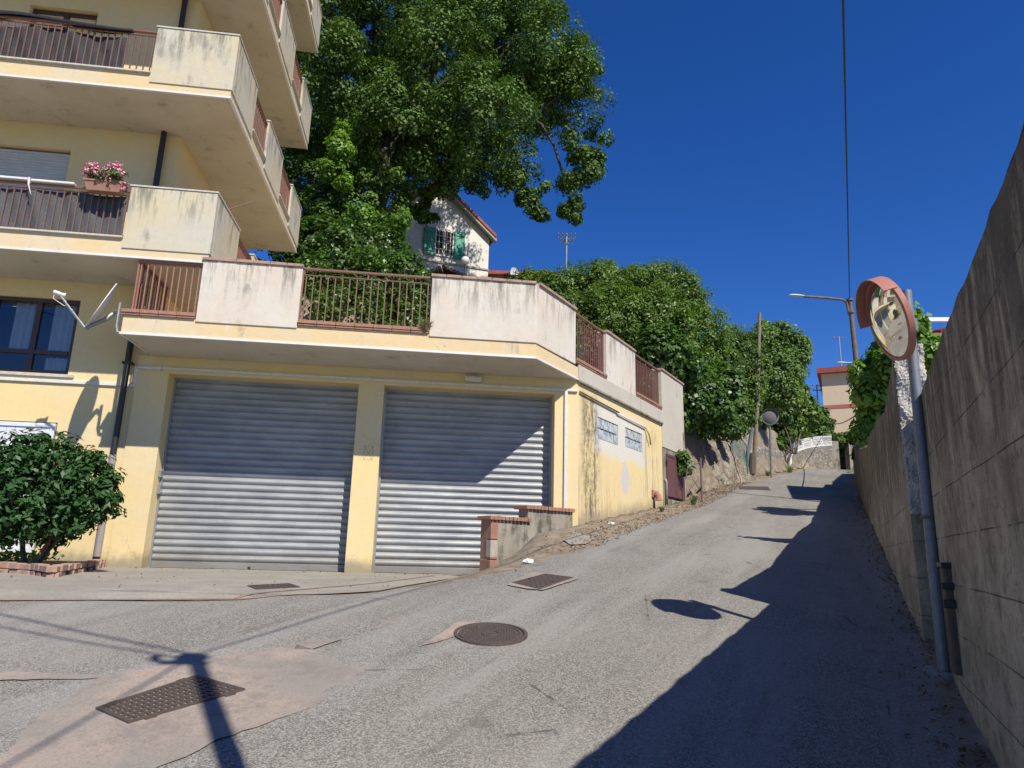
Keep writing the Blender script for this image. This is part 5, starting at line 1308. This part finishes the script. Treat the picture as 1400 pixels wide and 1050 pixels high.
bush('fig_bush', P(1285,520,9.5), BL([(1282,490,16,0),(1275,475,12,0),(1290,475,10,0),(1262,470,7,0),(1256,440,5,0),(1258,455,6,0),(1240,425,4,0)], 9.0), 2200, .10, M['fig'], 'small leafy shoots showing between the mirror and the near wall', 'shrub', .12, 16, aspect=.8, shell=.3)
bush('ivy_clump', P(1183,640,22), BL([(1182,590,6,0),(1180,605,8,0),(1178,622,8,0),(1184,635,6,0),(1170,600,6,0)], 22.0), 2500, .14, M['ivy'], 'ivy at the foot of the rusty street lamp', 'ivy', .16, 25, stem=False)
bush('bank_plant', P(935,640,17.8), BL([(932,628,10,0),(938,640,8,0),(928,640,6,0)], 17.6), 700, .12, M['ivy'], 'small green plant rooted in the stony bank above the iron stake', 'plant', .12, 16, stem=False)
# hillside growth: ground cover on the hill so that it reads as vegetation from any side
pos = []; 
for _ in range(16000):
    y = random.uniform(18.4, 40); x = lerp(EDGE, y) - random.uniform(.9, 18)**1.0; pos.append((x, y, H(x, y)+random.uniform(0, .45)))
pos = np.array(pos); leaf_mesh('hillside_growth', pos, RNG.normal(size=pos.shape)*.6+[0,0,1], .34, M['bush'], None, .6, kind='stuff', label='low green growth covering the hillside', cat='undergrowth')
# dead leaves
def scatter(name, n, fn, size, mat, label):
    q = np.array([fn() for _ in range(n)]); leaf_mesh(name, q, RNG.normal(size=q.shape)*.35+[0,0,1], size, mat, None, .6, kind='stuff', label=label, cat='fallen leaves')
def lf():
    y = random.uniform(9.5, 25); a = lerp(ROADL, y); b = max(lerp(EDGE, y), a-1.6); x = a + .1 - abs(random.gauss(0, .45)); x = max(x, b); return (x, y, H(x, y)+.012+random.uniform(0,.02))
scatter('leaf_litter', 2400, lf, .036, M['litter'], 'dry brown leaves along the left verge')
def rf_():
    y = random.uniform(1, 20); x = wallx(y) - abs(random.gauss(0, .16)) - .03; return (x, y, H(x, y)+.012+random.uniform(0,.02))
scatter('leaf_litter', 1300, rf_, .036, M['litter'], 'dry leaves gathered at the foot of the right wall')
def pf(): 
    u = random.uniform(-10, 1.5); p = L(u, random.choice((random.uniform(11.9,12.6), random.uniform(7.5,12.6))), 0); return (p.x, p.y, H(p.x,p.y)+.02)
scatter('leaf_litter', 260, pf, .035, M['litter'], 'scattered dry bits on the concrete forecourt')
# weeds
weed(L(-.12,10.96,3.42), .16, 130, 'grey green weed tuft on the terrace ledge at the end of the long railing', 'drygrass', spread=.9, wd=.006)
for (px, py), h, lab in (((30,778),.16,'weed tuft at the outer edge of the brick bed left of the corner'),((108,770),.16,'weed tuft at the right part of the brick bed'),((150,772),.14,'weed tuft beside the downspout foot'),((905,700),.13,'weed tuft at the end of the yellow side wall'),
    ((948,690),.22,'weed tuft at the foot of the bank under the iron stake'),((985,665),.35,'weed tuft low on the stony bank'),((1028,651),.4,'weed tuft at the foot of the wooden pole'),((1050,651),.3,'weed tuft between the pipe and the far mirror'),((1080,646),.5,'weed tuft at the bend'),((1312,900),.28,'dark weed tuft behind the near mirror pole')):
    g_ = G(px, py); weed(g_, h, 70, lab, wd=.008 if g_.y > 12 else .006)
g_ = G(1318, 905); weed(g_, .4, 90, 'tall weed against the wall under the pipe cover', wd=.008)
# litter on the verge
def pebble(p, r, label):
    mb = MB(); N = 10
    for i in range(7):
        for k in range(N): a = 2*pi*k/N; b = pi*i/6; q = r*(1+.25*sin(3*a+i)+.15*random.uniform(-1,1)); mb.v.append(Vector(p)+Vector((q*cos(a)*sin(b), q*.8*sin(a)*sin(b), r*.45+q*.45*cos(b))))
    for i in range(6):
        for k in range(N): k2=(k+1)%N; mb.f.append((i*N+k,i*N+k2,(i+1)*N+k2,(i+1)*N+k))
    return tag(mb.build('paper_scrap', M['paper'], None), label, 'litter', 'white scraps on the verge')
pebble(G(722,771), .065, 'white scrap of paper below the low stepped wall'); pebble(G(836,718), .06, 'white scrap of paper on the verge by the yellow side wall')

for o in bpy.data.objects:
    if '_o' in o: del o['_o']
